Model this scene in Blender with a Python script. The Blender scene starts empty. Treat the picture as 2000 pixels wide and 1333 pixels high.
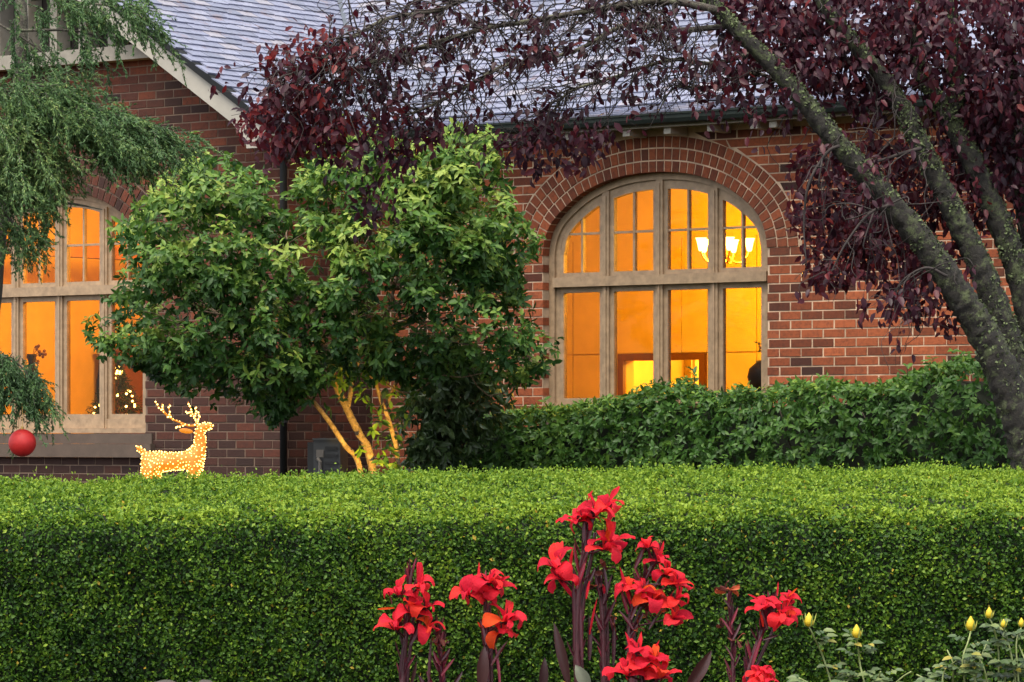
import bpy, math, random
import numpy as np
from mathutils import Matrix, Vector

random.seed(7)
rng = np.random.default_rng(11)
scene = bpy.context.scene
COL = scene.collection

# ------------------------------------------------------------------ camera
FPX, YH, CZ = 7200.0, 850.0, 1.5          # focal length in photo pixels, horizon row, eye height
cam_data = bpy.data.cameras.new("camera")
cam = bpy.data.objects.new("camera", cam_data)
COL.objects.link(cam)
cam.location = (0, 0, CZ)
cam.rotation_euler = (math.radians(90), 0, 0)
cam_data.sensor_width = 36.0
cam_data.lens = 36.0 * FPX / 2000.0
cam_data.shift_y = (YH - 666.5) / 2000.0
cam_data.clip_start = 0.5
cam_data.clip_end = 2000
scene.camera = cam

# ------------------------------------------------------------------ sky, sun, exposure
SUN_EL, SUN_AZ = math.radians(68), math.radians(205)     # azimuth clockwise from +Y: behind the camera
world = bpy.data.worlds.new("World")
scene.world = world
world.use_nodes = True
wn = world.node_tree
wn.nodes.clear()
sky = wn.nodes.new("ShaderNodeTexSky")
sky.sky_type = 'NISHITA'
sky.sun_disc = False
sky.sun_elevation = SUN_EL
sky.sun_rotation = SUN_AZ
sky.dust_density = 2.0
sky.ozone_density = 1.0
hsv = wn.nodes.new("ShaderNodeHueSaturation")
hsv.inputs["Saturation"].default_value = 0.3
bg = wn.nodes.new("ShaderNodeBackground")
bg.inputs["Strength"].default_value = 0.12
wo = wn.nodes.new("ShaderNodeOutputWorld")
wn.links.new(sky.outputs[0], hsv.inputs["Color"])
wn.links.new(hsv.outputs[0], bg.inputs["Color"])
wn.links.new(bg.outputs[0], wo.inputs["Surface"])

sun_data = bpy.data.lights.new("sun", 'SUN')
sun_data.energy = 1.5
sun_data.angle = math.radians(40)
sun_data.color = (1.0, 0.92, 0.76)
sun = bpy.data.objects.new("sun", sun_data)
COL.objects.link(sun)
sd = Vector((math.sin(SUN_AZ) * math.cos(SUN_EL), math.cos(SUN_AZ) * math.cos(SUN_EL), math.sin(SUN_EL)))
sun.rotation_euler = sd.to_track_quat('Z', 'Y').to_euler()
sun.location = (0, 0, 30)

scene.view_settings.view_transform = 'Standard'
scene.view_settings.look = 'None'
scene.view_settings.exposure = 1.7
scene.view_settings.gamma = 1.0
scene.view_settings.use_curve_mapping = False
scene.render.engine = 'CYCLES'
cy = scene.cycles
cy.use_denoising = True
cy.max_bounces = 6
cy.diffuse_bounces = 2
cy.glossy_bounces = 2
cy.transmission_bounces = 4
cy.transparent_max_bounces = 12
cy.sample_clamp_indirect = 4.0
cy.caustics_reflective = False
cy.caustics_refractive = False

# ------------------------------------------------------------------ helpers
def P(px, py, Y):
    """A photo pixel at forward distance Y as a world point."""
    return np.array([(px - 1000.0) / FPX * Y, Y, CZ + (YH - py) / FPX * Y])

def proj(p):
    p = np.asarray(p)
    return np.stack([1000 + p[..., 0] / p[..., 1] * FPX, YH - (p[..., 2] - CZ) / p[..., 1] * FPX], -1)

def nrmz(a):
    a = np.asarray(a, float)
    return a / np.maximum(np.linalg.norm(a, axis=-1, keepdims=True), 1e-9)

def link(o, parent=None):
    COL.objects.link(o)
    if parent is not None:
        o.parent = parent
    return o

def tag(o, label=None, cat=None, group=None, kind=None):
    if label: o["label"] = label
    if cat: o["category"] = cat
    if group: o["group"] = group
    if kind: o["kind"] = kind
    return o

def empty(name, loc=(0, 0, 0), rz=0.0, parent=None):
    o = bpy.data.objects.new(name, None)
    o.empty_display_size = 0.2
    o.location = loc
    o.rotation_euler = (0, 0, rz)
    return link(o, parent)

def mesh_from(name, V, F, rnd=None, mats=(), fmat=None, flat=True, tri=None):
    """V (n,3); F list of index tuples, or tri an (m,3) array; rnd a value per vertex."""
    me = bpy.data.meshes.new(name)
    V = np.asarray(V, np.float32)
    if tri is not None:
        tri = np.asarray(tri, np.int32)
        me.vertices.add(len(V)); me.vertices.foreach_set("co", V.ravel())
        me.loops.add(tri.size); me.loops.foreach_set("vertex_index", tri.ravel())
        me.polygons.add(len(tri))
        me.polygons.foreach_set("loop_start", np.arange(0, tri.size, 3, dtype=np.int32))
        if fmat is not None:
            me.polygons.foreach_set("material_index", np.asarray(fmat, np.int32))
        me.update(calc_edges=True)
        if flat: me.shade_flat()
    else:
        me.from_pydata([tuple(v) for v in V.tolist()], [], [tuple(int(i) for i in f) for f in F], shade_flat=flat)
        if fmat is not None:
            me.polygons.foreach_set("material_index", np.asarray(fmat, np.int32))
        me.update()
    if rnd is not None:
        at = me.attributes.new("rnd", 'FLOAT', 'POINT')
        at.data.foreach_set("value", np.asarray(rnd, np.float32))
    for m in mats:
        me.materials.append(m)
    return me

class MB:
    """Collects simple solids into one mesh."""
    def __init__(self):
        self.V, self.F, self.R, self.M = [], [], [], []
        self.n = 0
    def add(self, v, f, r=0.5, m=0):
        v = np.asarray(v, float)
        self.V.append(v)
        self.F += [tuple(i + self.n for i in q) for q in f]
        self.R.append(np.full(len(v), r))
        self.M += [m] * len(f)
        self.n += len(v)
        return self
    def box(self, x0, x1, y0, y1, z0, z1, r=0.5, m=0):
        return self.add([(x0, y0, z0), (x1, y0, z0), (x1, y1, z0), (x0, y1, z0), (x0, y0, z1), (x1, y0, z1), (x1, y1, z1), (x0, y1, z1)],
                        [(0, 3, 2, 1), (4, 5, 6, 7), (0, 1, 5, 4), (1, 2, 6, 5), (2, 3, 7, 6), (3, 0, 4, 7)], r, m)
    def prism(self, poly, y0, y1, r=0.5, m=0):
        """poly: (x, z) points counter-clockwise seen from the front (-y); extruded from y0 to y1."""
        n = len(poly)
        v = [(x, y0, z) for x, z in poly] + [(x, y1, z) for x, z in poly]
        f = [tuple(range(n)), tuple(range(2 * n - 1, n - 1, -1))]
        f += [((i + 1) % n, i, n + i, n + (i + 1) % n) for i in range(n)]
        return self.add(v, f, r, m)
    def ribbon(self, a, b, y0, y1, closed=False, r=0.5, m=0):
        """A moulding between two matched (x, z) lines."""
        n = len(a)
        v = [(x, y0, z) for x, z in a] + [(x, y0, z) for x, z in b] + [(x, y1, z) for x, z in a] + [(x, y1, z) for x, z in b]
        f = []
        for i in range(n if closed else n - 1):
            j = (i + 1) % n
            f += [(i, j, n + j, n + i), (2 * n + j, 2 * n + i, 3 * n + i, 3 * n + j), (j, i, 2 * n + i, 2 * n + j), (n + i, n + j, 3 * n + j, 3 * n + i)]
        if not closed:
            f += [(0, n, 3 * n, 2 * n), (n - 1, 3 * n - 1, 4 * n - 1, 2 * n - 1)]
        return self.add(v, f, r, m)
    def tube(self, pts, rad, sides=8, r=0.5, m=0, rough=0.0, cap=True, res=None):
        v, f = tube_geo(pts, rad, sides, rough, cap, res)
        return self.add(v, f, r, m)
    def ball(self, c, rx, ry=None, rz=None, seg=10, rings=6, r=0.5, m=0, jit=0.0):
        ry = ry or rx; rz = rz or rx
        v = [(0, 0, 1)]
        for i in range(1, rings):
            a = math.pi * i / rings
            for j in range(seg):
                b = 2 * math.pi * j / seg
                v.append((math.sin(a) * math.cos(b), math.sin(a) * math.sin(b), math.cos(a)))
        v.append((0, 0, -1))
        v = np.array(v)
        if jit: v = v * (1 + jit * rng.normal(size=(len(v), 1)))
        v = v * np.array([rx, ry, rz]) + np.asarray(c)
        f = []
        L = len(v) - 1
        for j in range(seg):
            k = (j + 1) % seg
            f.append((0, 1 + j, 1 + k))
            f.append((L, L - seg + k, L - seg + j))
            for i in range(rings - 2):
                q = 1 + i * seg
                f.append((q + j, q + seg + j, q + seg + k, q + k))
        return self.add(v, f, r, m)
    def lathe(self, prof, c=(0, 0, 0), seg=14, r=0.5, m=0):
        v, f = [], []
        n = len(prof)
        for (rad, z) in prof:
            for j in range(seg):
                b = 2 * math.pi * j / seg
                v.append((c[0] + rad * math.cos(b), c[1] + rad * math.sin(b), c[2] + z))
        for i in range(n - 1):
            for j in range(seg):
                k = (j + 1) % seg
                f.append((i * seg + j, i * seg + k, (i + 1) * seg + k, (i + 1) * seg + j))
        f.append(tuple(range(seg - 1, -1, -1)))
        f.append(tuple(range((n - 1) * seg, n * seg)))
        return self.add(v, f, r, m)
    def mesh(self, name, mats, flat=True):
        if not isinstance(mats, (list, tuple)): mats = [mats]
        return mesh_from(name, np.concatenate(self.V), self.F, np.concatenate(self.R), mats, self.M, flat)
    def build(self, name, mats, parent=None, flat=True):
        return link(bpy.data.objects.new(name, self.mesh(name, mats, flat)), parent)

def catmull(pts, vals, res):
    pts = np.asarray(pts, float); vals = np.asarray(vals, float)
    p = np.vstack([2 * pts[0] - pts[1], pts, 2 * pts[-1] - pts[-2]])
    out, ov = [], []
    for i in range(len(pts) - 1):
        a, b, c, d = p[i:i + 4]
        for k in range(res):
            t = k / res
            out.append(0.5 * ((2 * b) + (c - a) * t + (2 * a - 5 * b + 4 * c - d) * t * t + (3 * b - a - 3 * c + d) * t ** 3))
            ov.append(vals[i] * (1 - t) + vals[i + 1] * t)
    out.append(pts[-1]); ov.append(vals[-1])
    return np.array(out), np.array(ov)

def tube_geo(pts, rad, sides=8, rough=0.0, cap=True, res=None):
    pts = np.asarray(pts, float)
    rad = np.full(len(pts), rad, float) if np.isscalar(rad) else np.asarray(rad, float)
    if res: pts, rad = catmull(pts, rad, res)
    n = len(pts)
    d = nrmz(np.gradient(pts, axis=0))
    up = np.array([0.0, 0.0, 1.0]) if abs(d[0][2]) < 0.9 else np.array([1.0, 0, 0])
    s = nrmz(np.cross(d[0], up))
    v = []
    for i in range(n):
        s = nrmz(s - d[i] * np.dot(s, d[i])); t = np.cross(d[i], s)
        for j in range(sides):
            a = 2 * math.pi * j / sides
            rr = rad[i] * (1 + (rough * rng.normal() if rough else 0))
            v.append(pts[i] + rr * (s * math.cos(a) + t * math.sin(a)))
    f = []
    for i in range(n - 1):
        for j in range(sides):
            k = (j + 1) % sides
            f.append((i * sides + j, i * sides + k, (i + 1) * sides + k, (i + 1) * sides + j))
    if cap:
        f.append(tuple(range(sides - 1, -1, -1)))
        f.append(tuple(range((n - 1) * sides, n * sides)))
    return np.array(v), f

def in_poly(px, py, poly):
    poly = np.asarray(poly, float)
    inside = np.zeros(len(px), bool)
    j = len(poly) - 1
    for i in range(len(poly)):
        xi, yi = poly[i]; xj, yj = poly[j]
        c = ((yi > py) != (yj > py)) & (px < (xj - xi) * (py - yi) / (yj - yi + 1e-12) + xi)
        inside ^= c
        j = i
    return inside

def sample_poly(poly, n):
    poly = np.asarray(poly, float)
    lo, hi = poly.min(0), poly.max(0)
    out = np.zeros((0, 2))
    while len(out) < n:
        q = lo + (hi - lo) * rng.random((n * 3, 2))
        out = np.vstack([out, q[in_poly(q[:, 0], q[:, 1], poly)]])
    return out[:n]

_ph = rng.random((64, 4)) * 6.283
def wob(p, scale, seed=0):
    """Cheap smooth noise in -1..1 for points (n,3)."""
    p = np.asarray(p) * scale
    r = np.zeros(len(p))
    for k in range(6):
        a = np.array([math.sin(k * 2.4 + seed), math.cos(k * 1.7 + seed * 2), math.sin(k * 3.1 + 1 + seed)])
        a = a / np.linalg.norm(a) * (0.7 + 0.25 * k)
        r += np.sin(p @ a + _ph[(k + seed * 7) % 64, 0]) / (1 + 0.35 * k)
    return r / 2.6

# leaf templates: (t along, w across, n up), unit length / width
LEAF8 = (np.array([(0, 0, 0), (.33, 0, -.02), (.68, 0, -.06), (1, 0, -.17), (.28, .43, .06), (.66, .38, .0), (.28, -.43, .06), (.66, -.38, .0)]),
         np.array([(0, 1, 4), (1, 2, 5), (1, 5, 4), (2, 3, 5), (0, 6, 1), (1, 6, 7), (1, 7, 2), (2, 7, 3)]))
LEAF6 = (np.array([(0, 0, 0), (.5, 0, -.05), (1, 0, -.08), (.48, .5, .06), (.48, -.5, .06)]),
         np.array([(0, 1, 3), (1, 2, 3), (0, 4, 1), (1, 4, 2)]))
LEAF4 = (np.array([(0, 0, 0), (.45, .5, .0), (1, 0, -.05), (.45, -.5, .0)]), np.array([(0, 3, 1), (1, 3, 2)]))

class Leaves:
    def __init__(self): self.p, self.a, self.n, self.L, self.W, self.r = [], [], [], [], [], []
    def add(self, p, a, n, L, W, r):
        k = len(p)
        a = nrmz(a); n = np.asarray(n, float)
        n = nrmz(n - a * np.sum(a * n, 1, keepdims=True))
        for lst, q in ((self.p, p), (self.a, a), (self.n, n)): lst.append(np.asarray(q, float))
        for lst, q in ((self.L, L), (self.W, W), (self.r, r)): lst.append(np.broadcast_to(np.asarray(q, float), (k,)).copy())
    def cat(self):
        return [np.concatenate(x) for x in (self.p, self.a, self.n, self.L, self.W, self.r)]

def leaf_mesh(name, arr, template, mat):
    p, a, n, L, W, r = arr
    s = np.cross(n, a)
    T, Fc = template
    k = len(T)
    V = (p[:, None, :] + a[:, None, :] * (T[None, :, 0:1] * L[:, None, None]) + s[:, None, :] * (T[None, :, 1:2] * W[:, None, None])
         + n[:, None, :] * (T[None, :, 2:3] * L[:, None, None])).reshape(-1, 3)
    tri = (np.arange(len(p))[:, None, None] * k + Fc[None]).reshape(-1, 3)
    return mesh_from(name, V, None, np.repeat(r, k), [mat], None, False, tri)

def leaf_parts(arr, template, mat, parent, name="leaf", n_obj=300, stuff="foliage", frame=(0, 0, 2000, 933), cell=13):
    """The leaves that show largest become parts of their own, the rest one mass."""
    p, a, n, L, W, r = arr
    c = p + a * (L[:, None] * .5)
    q = proj(c)
    inside = (q[:, 0] > frame[0]) & (q[:, 0] < frame[2]) & (q[:, 1] > frame[1]) & (q[:, 1] < frame[3])
    view = nrmz(c - np.array([0, 0, CZ]))
    area = L * W * np.abs(np.sum(n * view, 1)) / c[:, 1] ** 2
    order = np.argsort(c[:, 1])
    seen, best = set(), []
    for i in order:
        if not inside[i]: continue
        key = (int(q[i, 0] // cell), int(q[i, 1] // cell))
        if key in seen: continue
        seen.add(key); best.append(i)
    best = np.array(best)
    best = best[np.argsort(-area[best])][:n_obj] if n_obj else best[:0]
    keep = np.ones(len(p), bool); keep[best] = False
    T, Fc = template
    lm = mesh_from(name, T, None, np.zeros(len(T)), [mat], None, False, Fc)
    s = np.cross(n, a)
    for i in best:
        o = bpy.data.objects.new(name, lm); o["tone"] = float(r[i])
        M = Matrix(((a[i, 0] * L[i], s[i, 0] * W[i], n[i, 0] * L[i], p[i, 0]), (a[i, 1] * L[i], s[i, 1] * W[i], n[i, 1] * L[i], p[i, 1]),
                    (a[i, 2] * L[i], s[i, 2] * W[i], n[i, 2] * L[i], p[i, 2]), (0, 0, 0, 1)))
        COL.objects.link(o)
        o.parent = parent
        o.matrix_basis = parent.matrix_basis.inverted() @ M
    m = leaf_mesh(stuff, [x[keep] for x in arr], template, mat)
    o = bpy.data.objects.new(stuff, m)
    COL.objects.link(o); o.parent = parent
    o.matrix_basis = parent.matrix_basis.inverted()
    o["kind"] = "stuff"
    return o

def wchild(name, mb, mats, parent, flat=True):
    """A part built in world coordinates under a moved Empty."""
    o = mb.build(name, mats, parent, flat)
    o.matrix_basis = parent.matrix_basis.inverted()
    return o

# ------------------------------------------------------------------ materials
def new_mat(name):
    m = bpy.data.materials.new(name); m.use_nodes = True
    nt = m.node_tree
    return m, nt, nt.nodes["Principled BSDF"], nt.nodes["Material Output"]

def rnd_node(nt):
    """Tone of a piece: stored per point in joined meshes, per object (property tone) in single pieces."""
    a = nt.nodes.new("ShaderNodeAttribute"); a.attribute_name = "rnd"
    i = nt.nodes.new("ShaderNodeAttribute"); i.attribute_type = 'OBJECT'; i.attribute_name = "tone"
    s = nt.nodes.new("ShaderNodeMath"); s.operation = 'ADD'
    nt.links.new(a.outputs["Fac"], s.inputs[0]); nt.links.new(i.outputs["Fac"], s.inputs[1])
    return s.outputs[0]

def ramp(nt, fac, stops):
    r = nt.nodes.new("ShaderNodeValToRGB")
    e = r.color_ramp.elements
    while len(e) < len(stops): e.new(0.5)
    for k, (p, c) in enumerate(stops):
        e[k].position = p; e[k].color = (*c, 1)
    nt.links.new(fac, r.inputs[0])
    return r.outputs[0]

def noise(nt, scale, detail=4, rough=0.6, vec=None):
    n = nt.nodes.new("ShaderNodeTexNoise")
    n.inputs["Scale"].default_value = scale; n.inputs["Detail"].default_value = detail; n.inputs["Roughness"].default_value = rough
    if vec is None:
        g = nt.nodes.new("ShaderNodeNewGeometry"); vec = g.outputs["Position"]
    nt.links.new(vec, n.inputs["Vector"])
    return n.outputs["Fac"]

def mix(nt, a, b, fac, mode='MIX'):
    m = nt.nodes.new("ShaderNodeMix"); m.data_type = 'RGBA'; m.blend_type = mode
    for s, q in ((m.inputs[6], a), (m.inputs[7], b), (m.inputs[0], fac)):
        if hasattr(q, "is_output"): nt.links.new(q, s)
        elif isinstance(q, tuple): s.default_value = (*q, 1)
        else: s.default_value = q
    return m.outputs[2]

def bump(nt, bs, h, strength=0.3, dist=0.01):
    b = nt.nodes.new("ShaderNodeBump"); b.inputs["Strength"].default_value = strength; b.inputs["Distance"].default_value = dist
    nt.links.new(h, b.inputs["Height"]); nt.links.new(b.outputs[0], bs.inputs["Normal"])

def plain(name, col, rough=0.6, var=0.12, scale=6.0, metal=0.0, bmp=0.15, spec=0.5):
    m, nt, bs, _ = new_mat(name)
    n = noise(nt, scale)
    lo = tuple(c * (1 - var) for c in col); hi = tuple(min(1, c * (1 + var)) for c in col)
    nt.links.new(ramp(nt, n, [(.3, lo), (.7, hi)]), bs.inputs["Base Color"])
    bs.inputs["Roughness"].default_value = rough; bs.inputs["Metallic"].default_value = metal
    bs.inputs["Specular IOR Level"].default_value = spec
    if bmp: bump(nt, bs, noise(nt, scale * 9, 5), bmp, 0.004)
    return m

def leaf_mat(name, stops, trans=0.25, rough=0.42, spec=0.5, tcol=None, patch=None):
    m, nt, bs, out = new_mat(name)
    col = ramp(nt, rnd_node(nt), stops)
    if patch:
        col = mix(nt, col, patch[0], ramp(nt, noise(nt, patch[1], 3), [(.5, (0, 0, 0)), (.72, (patch[2],) * 3)]))
    nt.links.new(col, bs.inputs["Base Color"])
    bs.inputs["Roughness"].default_value = rough
    bs.inputs["Specular IOR Level"].default_value = spec
    tr = nt.nodes.new("ShaderNodeBsdfTranslucent")
    tc = mix(nt, col, tcol or (1, 1, .5), 1.0, 'MULTIPLY')
    nt.links.new(tc if tcol else col, tr.inputs["Color"])
    ms = nt.nodes.new("ShaderNodeMixShader"); ms.inputs[0].default_value = trans
    nt.links.new(bs.outputs[0], ms.inputs[1]); nt.links.new(tr.outputs[0], ms.inputs[2])
    nt.links.new(ms.outputs[0], out.inputs["Surface"])
    return m

def emit_mat(name, col, strength, sampled=True):
    m, nt, bs, out = new_mat(name)
    bs.inputs["Base Color"].default_value = (*[min(1, c) * .8 for c in col], 1)
    bs.inputs["Emission Color"].default_value = (*col, 1)
    bs.inputs["Emission Strength"].default_value = strength
    if not sampled:
        m.cycles.emission_sampling = 'NONE'
    return m

M = {}
# brick: each brick its own burn of red
m, nt, bs, _ = new_mat("brick_clay"); M["brick"] = m
c = ramp(nt, rnd_node(nt), [(0, (.026, .013, .011)), (.2, (.045, .018, .013)), (.34, (.09, .026, .015)), (.65, (.24, .06, .023)), (1, (.4, .105, .04))])
c = mix(nt, c, (.03, .016, .013), ramp(nt, noise(nt, 26, 5, .7), [(.45, (0, 0, 0)), (.75, (.6, .6, .6))]))
c = mix(nt, c, (.3, .18, .12), ramp(nt, noise(nt, 60, 3), [(.66, (0, 0, 0)), (.8, (.25, .25, .25))]))
c = mix(nt, c, (.05, .03, .022), ramp(nt, noise(nt, 2.3, 6, .65), [(.52, (0, 0, 0)), (.75, (.5, .5, .5))]))          # soot and damp
nt.links.new(c, bs.inputs["Base Color"]); bs.inputs["Roughness"].default_value = .85
bs.inputs["Specular IOR Level"].default_value = .3
bump(nt, bs, noise(nt, 150, 6), .5, .008)
M["mortar_shaded"] = plain("shaded_mortar", (.15, .1, .07), .95, .4, 5, bmp=.4)  # same mortar darkened: the wing walls' shade is put into its colour
M["wood_ext"] = plain("tarred_boards", (.025, .018, .015), .85, .3)
M["mortar"] = plain("mortar", (.5, .35, .235), .95, .4, 5, bmp=.4)
# slate: weathered, damp sheen
m, nt, bs, _ = new_mat("slate"); M["slate"] = m
c = ramp(nt, rnd_node(nt), [(0, (.125, .135, .19)), (.5, (.175, .185, .265)), (.85, (.215, .225, .31)), (1, (.25, .235, .27))])
c = mix(nt, c, (.2, .09, .045), ramp(nt, noise(nt, 4, 6, .75), [(.55, (0, 0, 0)), (.7, (.6, .6, .6))]))             # rusty bleeding
c = mix(nt, c, (.06, .062, .07), ramp(nt, noise(nt, 22, 5, .7), [(.45, (0, 0, 0)), (.8, (.6, .6, .6))]))
c = mix(nt, c, (.1, .11, .06), ramp(nt, noise(nt, 1.7, 6, .7), [(.6, (0, 0, 0)), (.76, (.4, .4, .4))]))            # moss film
nt.links.new(c, bs.inputs["Base Color"]); bs.inputs["Roughness"].default_value = .42
bs.inputs["Specular IOR Level"].default_value = .55
bump(nt, bs, noise(nt, 60, 6), .3, .006)
M["roofboard"] = plain("roof_underlay", (.04, .035, .035), .9)
M["frame"] = plain("window_paint", (.315, .212, .125), .6, .24, 14, bmp=.2)
M["timber"] = plain("weathered_timber", (.24, .215, .175), .75, .2, 8, bmp=.35)
M["cream"] = plain("cream_paint", (.34, .31, .26), .6, .1, 5)
M["stone"] = plain("sill_stone", (.085, .058, .042), .85, .16, 7, bmp=.4)
M["gutter"] = plain("gutter_paint", (.014, .019, .016), .75, .2, spec=.2)
M["pipe"] = plain("black_pipe", (.012, .013, .014), .7, .15, spec=.2)
M["lead"] = plain("lead_flashing", (.075, .085, .105), .75, .2, spec=.3)
M["plaster"] = plain("warm_plaster", (.74, .54, .17), .9, .08, 3.5, bmp=.3)
M["plaster_dk"] = plain("ochre_plaster", (.72, .5, .26), .9, .05, 7, bmp=.2)
M["wood_dk"] = plain("dark_timber", (.16, .06, .025), .5, .2)
M["floorwood"] = plain("floorboards", (.25, .14, .07), .4, .2)
M["black"] = plain("black_lacquer", (.012, .01, .01), .6, .2, spec=.2)
M["curtain"] = plain("curtain_cloth", (.8, .62, .3), .9, .1)
M["dkcurtain"] = plain("dark_cloth", (.09, .03, .02), .9, .2)
M["brass"] = plain("brass", (.75, .5, .16), .3, .1, metal=.7)
M["plastic_grey"] = plain("grey_casing", (.05, .052, .055), .55, .12)
M["plastic_dark"] = plain("dark_casing", (.015, .015, .016), .5, .12)
M["metal_pale"] = plain("pale_fitting", (.16, .14, .12), .45, .1)
# thin window glass
m, nt, bs, out = new_mat("window_glass"); M["glass"] = m
tp = nt.nodes.new("ShaderNodeBsdfTransparent"); gl = nt.nodes.new("ShaderNodeBsdfGlossy"); gl.inputs["Roughness"].default_value = .03
fr = nt.nodes.new("ShaderNodeFresnel"); fr.inputs["IOR"].default_value = 1.16
tp.inputs["Color"].default_value = (.98, .97, .95, 1)
ms = nt.nodes.new("ShaderNodeMixShader")
nt.links.new(fr.outputs[0], ms.inputs[0]); nt.links.new(tp.outputs[0], ms.inputs[1]); nt.links.new(gl.outputs[0], ms.inputs[2])
nt.links.new(ms.outputs[0], out.inputs["Surface"])
nt.nodes.remove(bs)
# bark with lichen
def bark_mat(name, dark, mid, lichen, amount):
    m, nt, bs, _ = new_mat(name)
    c = ramp(nt, noise(nt, 30, 6, .7), [(.35, dark), (.65, mid)])
    c = mix(nt, c, lichen, ramp(nt, noise(nt, 11, 6, .75), [(.5 - amount, (0, 0, 0)), (.62 - amount, (.85, .85, .85))]))
    nt.links.new(c, bs.inputs["Base Color"]); bs.inputs["Roughness"].default_value = .9
    bump(nt, bs, noise(nt, 55, 6, .7), .8, .02)
    return m
M["bark_plum"] = bark_mat("plum_bark", (.008, .007, .006), (.024, .02, .015), (.075, .092, .038), .0)
M["lichen"] = plain("lichen_flake", (.085, .108, .045), .95, .6, 25, bmp=0)
M["twig_lichen"] = bark_mat("lichened_twig", (.025, .02, .017), (.065, .05, .038), (.17, .17, .11), .02)
M["bark_shrub"] = bark_mat("shrub_bark", (.09, .06, .035), (.26, .18, .11), (.3, .24, .15), -.03)
M["bark_conifer"] = bark_mat("conifer_bark", (.04, .035, .03), (.1, .085, .065), (.15, .16, .1), 0)
M["twig_plum"] = plain("plum_twig", (.03, .022, .02), .85, .35, 12)
M["twig"] = plain("dark_twig", (.05, .035, .025), .85, .3, 20)
# foliage
M["leaf_box"] = leaf_mat("box_leaf", [(0, (.007, .024, .004)), (.35, (.03, .085, .009)), (.7, (.105, .2, .016)), (.96, (.25, .35, .03)), (1, (.4, .27, .03))], .35, .5, .22)
M["core"] = plain("hedge_twigs", (.012, .018, .008), .95, .3, 12)
M["leaf_shrub"] = leaf_mat("camellia_leaf", [(0, (.01, .04, .008)), (.45, (.042, .11, .018)), (.75, (.12, .22, .03)), (.975, (.3, .38, .07)), (1, (.45, .3, .03))], .32, .45, .26)
M["leaf_dark"] = leaf_mat("dark_shrub_leaf", [(0, (.025, .055, .02)), (.6, (.055, .1, .03)), (1, (.1, .16, .04))], .25, .4, .5)
M["leaf_laurel"] = leaf_mat("laurel_leaf", [(0, (.01, .036, .008)), (.5, (.045, .115, .018)), (.9, (.12, .22, .03)), (.98, (.2, .29, .045)), (1, (.45, .22, .04))], .3, .45, .26)
M["leaf_plum"] = leaf_mat("plum_leaf", [(0, (.016, .005, .011)), (.45, (.045, .009, .019)), (.8, (.1, .013, .019)), (1, (.19, .018, .016))], .35, .45, .3)
M["leaf_conifer"] = leaf_mat("conifer_leaf", [(0, (.02, .055, .018)), (.5, (.06, .125, .038)), (.85, (.14, .22, .06)), (1, (.24, .3, .09))], .25, .55, .3)
M["leaf_xmas"] = leaf_mat("christmas_needle", [(0, (.01, .025, .01)), (1, (.03, .06, .02))], .1, .6, .3)
M["petal"] = leaf_mat("canna_petal", [(0, (.6, .012, .04)), (.6, (.84, .028, .052)), (.92, (.88, .045, .035)), (1, (.88, .11, .015))], .5, .55, .2)
nt = M["petal"].node_tree; bs = nt.nodes["Principled BSDF"]
tcn = nt.nodes.new("ShaderNodeTexCoord"); mp = nt.nodes.new("ShaderNodeMapping"); mp.inputs["Scale"].default_value = (1.6, 26, 8)
nt.links.new(tcn.outputs["Object"], mp.inputs["Vector"])
vn = noise(nt, 1.0, 5, .6, mp.outputs[0])
bump(nt, bs, vn, .6, .02)
M["calyx"] = leaf_mat("canna_bract", [(0, (.035, .007, .013)), (.6, (.075, .011, .02)), (1, (.2, .015, .035))], .15, .4, .5)
M["canna_leaf"] = leaf_mat("canna_leaf", [(0, (.03, .011, .012)), (1, (.06, .02, .018))], .2, .35, .5)
M["canna_pale"] = leaf_mat("canna_leaf_underside", [(0, (.13, .15, .11)), (1, (.19, .2, .14))], .2, .5, .4, patch=((.12, .12, .1), 60, .6))
M["canna_stem"] = plain("canna_stem", (.065, .017, .022), .4, .3, 20)
M["spent"] = leaf_mat("spent_flower", [(0, (.05, .015, .015)), (.6, (.14, .03, .02)), (1, (.5, .09, .03))], .2, .6, .3)
M["rose_leaf"] = leaf_mat("rose_leaf", [(0, (.04, .075, .025)), (.5, (.09, .135, .05)), (.85, (.16, .2, .065)), (1, (.34, .27, .03))], .25, .45, .45)
M["rose_stem"] = plain("rose_stem", (.2, .24, .08), .6, .2, 20)
M["rose_bud"] = leaf_mat("rose_bud", [(0, (.55, .5, .06)), (1, (.85, .55, .02))], .35, .5, .3)
M["sepal"] = leaf_mat("rose_sepal", [(0, (.25, .33, .08)), (1, (.4, .42, .1))], .25, .5, .3)
# ground
m, nt, bs, _ = new_mat("garden_soil"); M["ground"] = m
c = ramp(nt, noise(nt, 9, 8, .7), [(.3, (.018, .013, .009)), (.6, (.05, .034, .022)), (.8, (.1, .065, .04))])
nt.links.new(c, bs.inputs["Base Color"]); bs.inputs["Roughness"].default_value = .95
bump(nt, bs, noise(nt, 40, 8, .7), .9, .05)
M["rock"] = plain("bed_stone", (.05, .043, .038), .85, .3, 9, bmp=.5)
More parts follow.
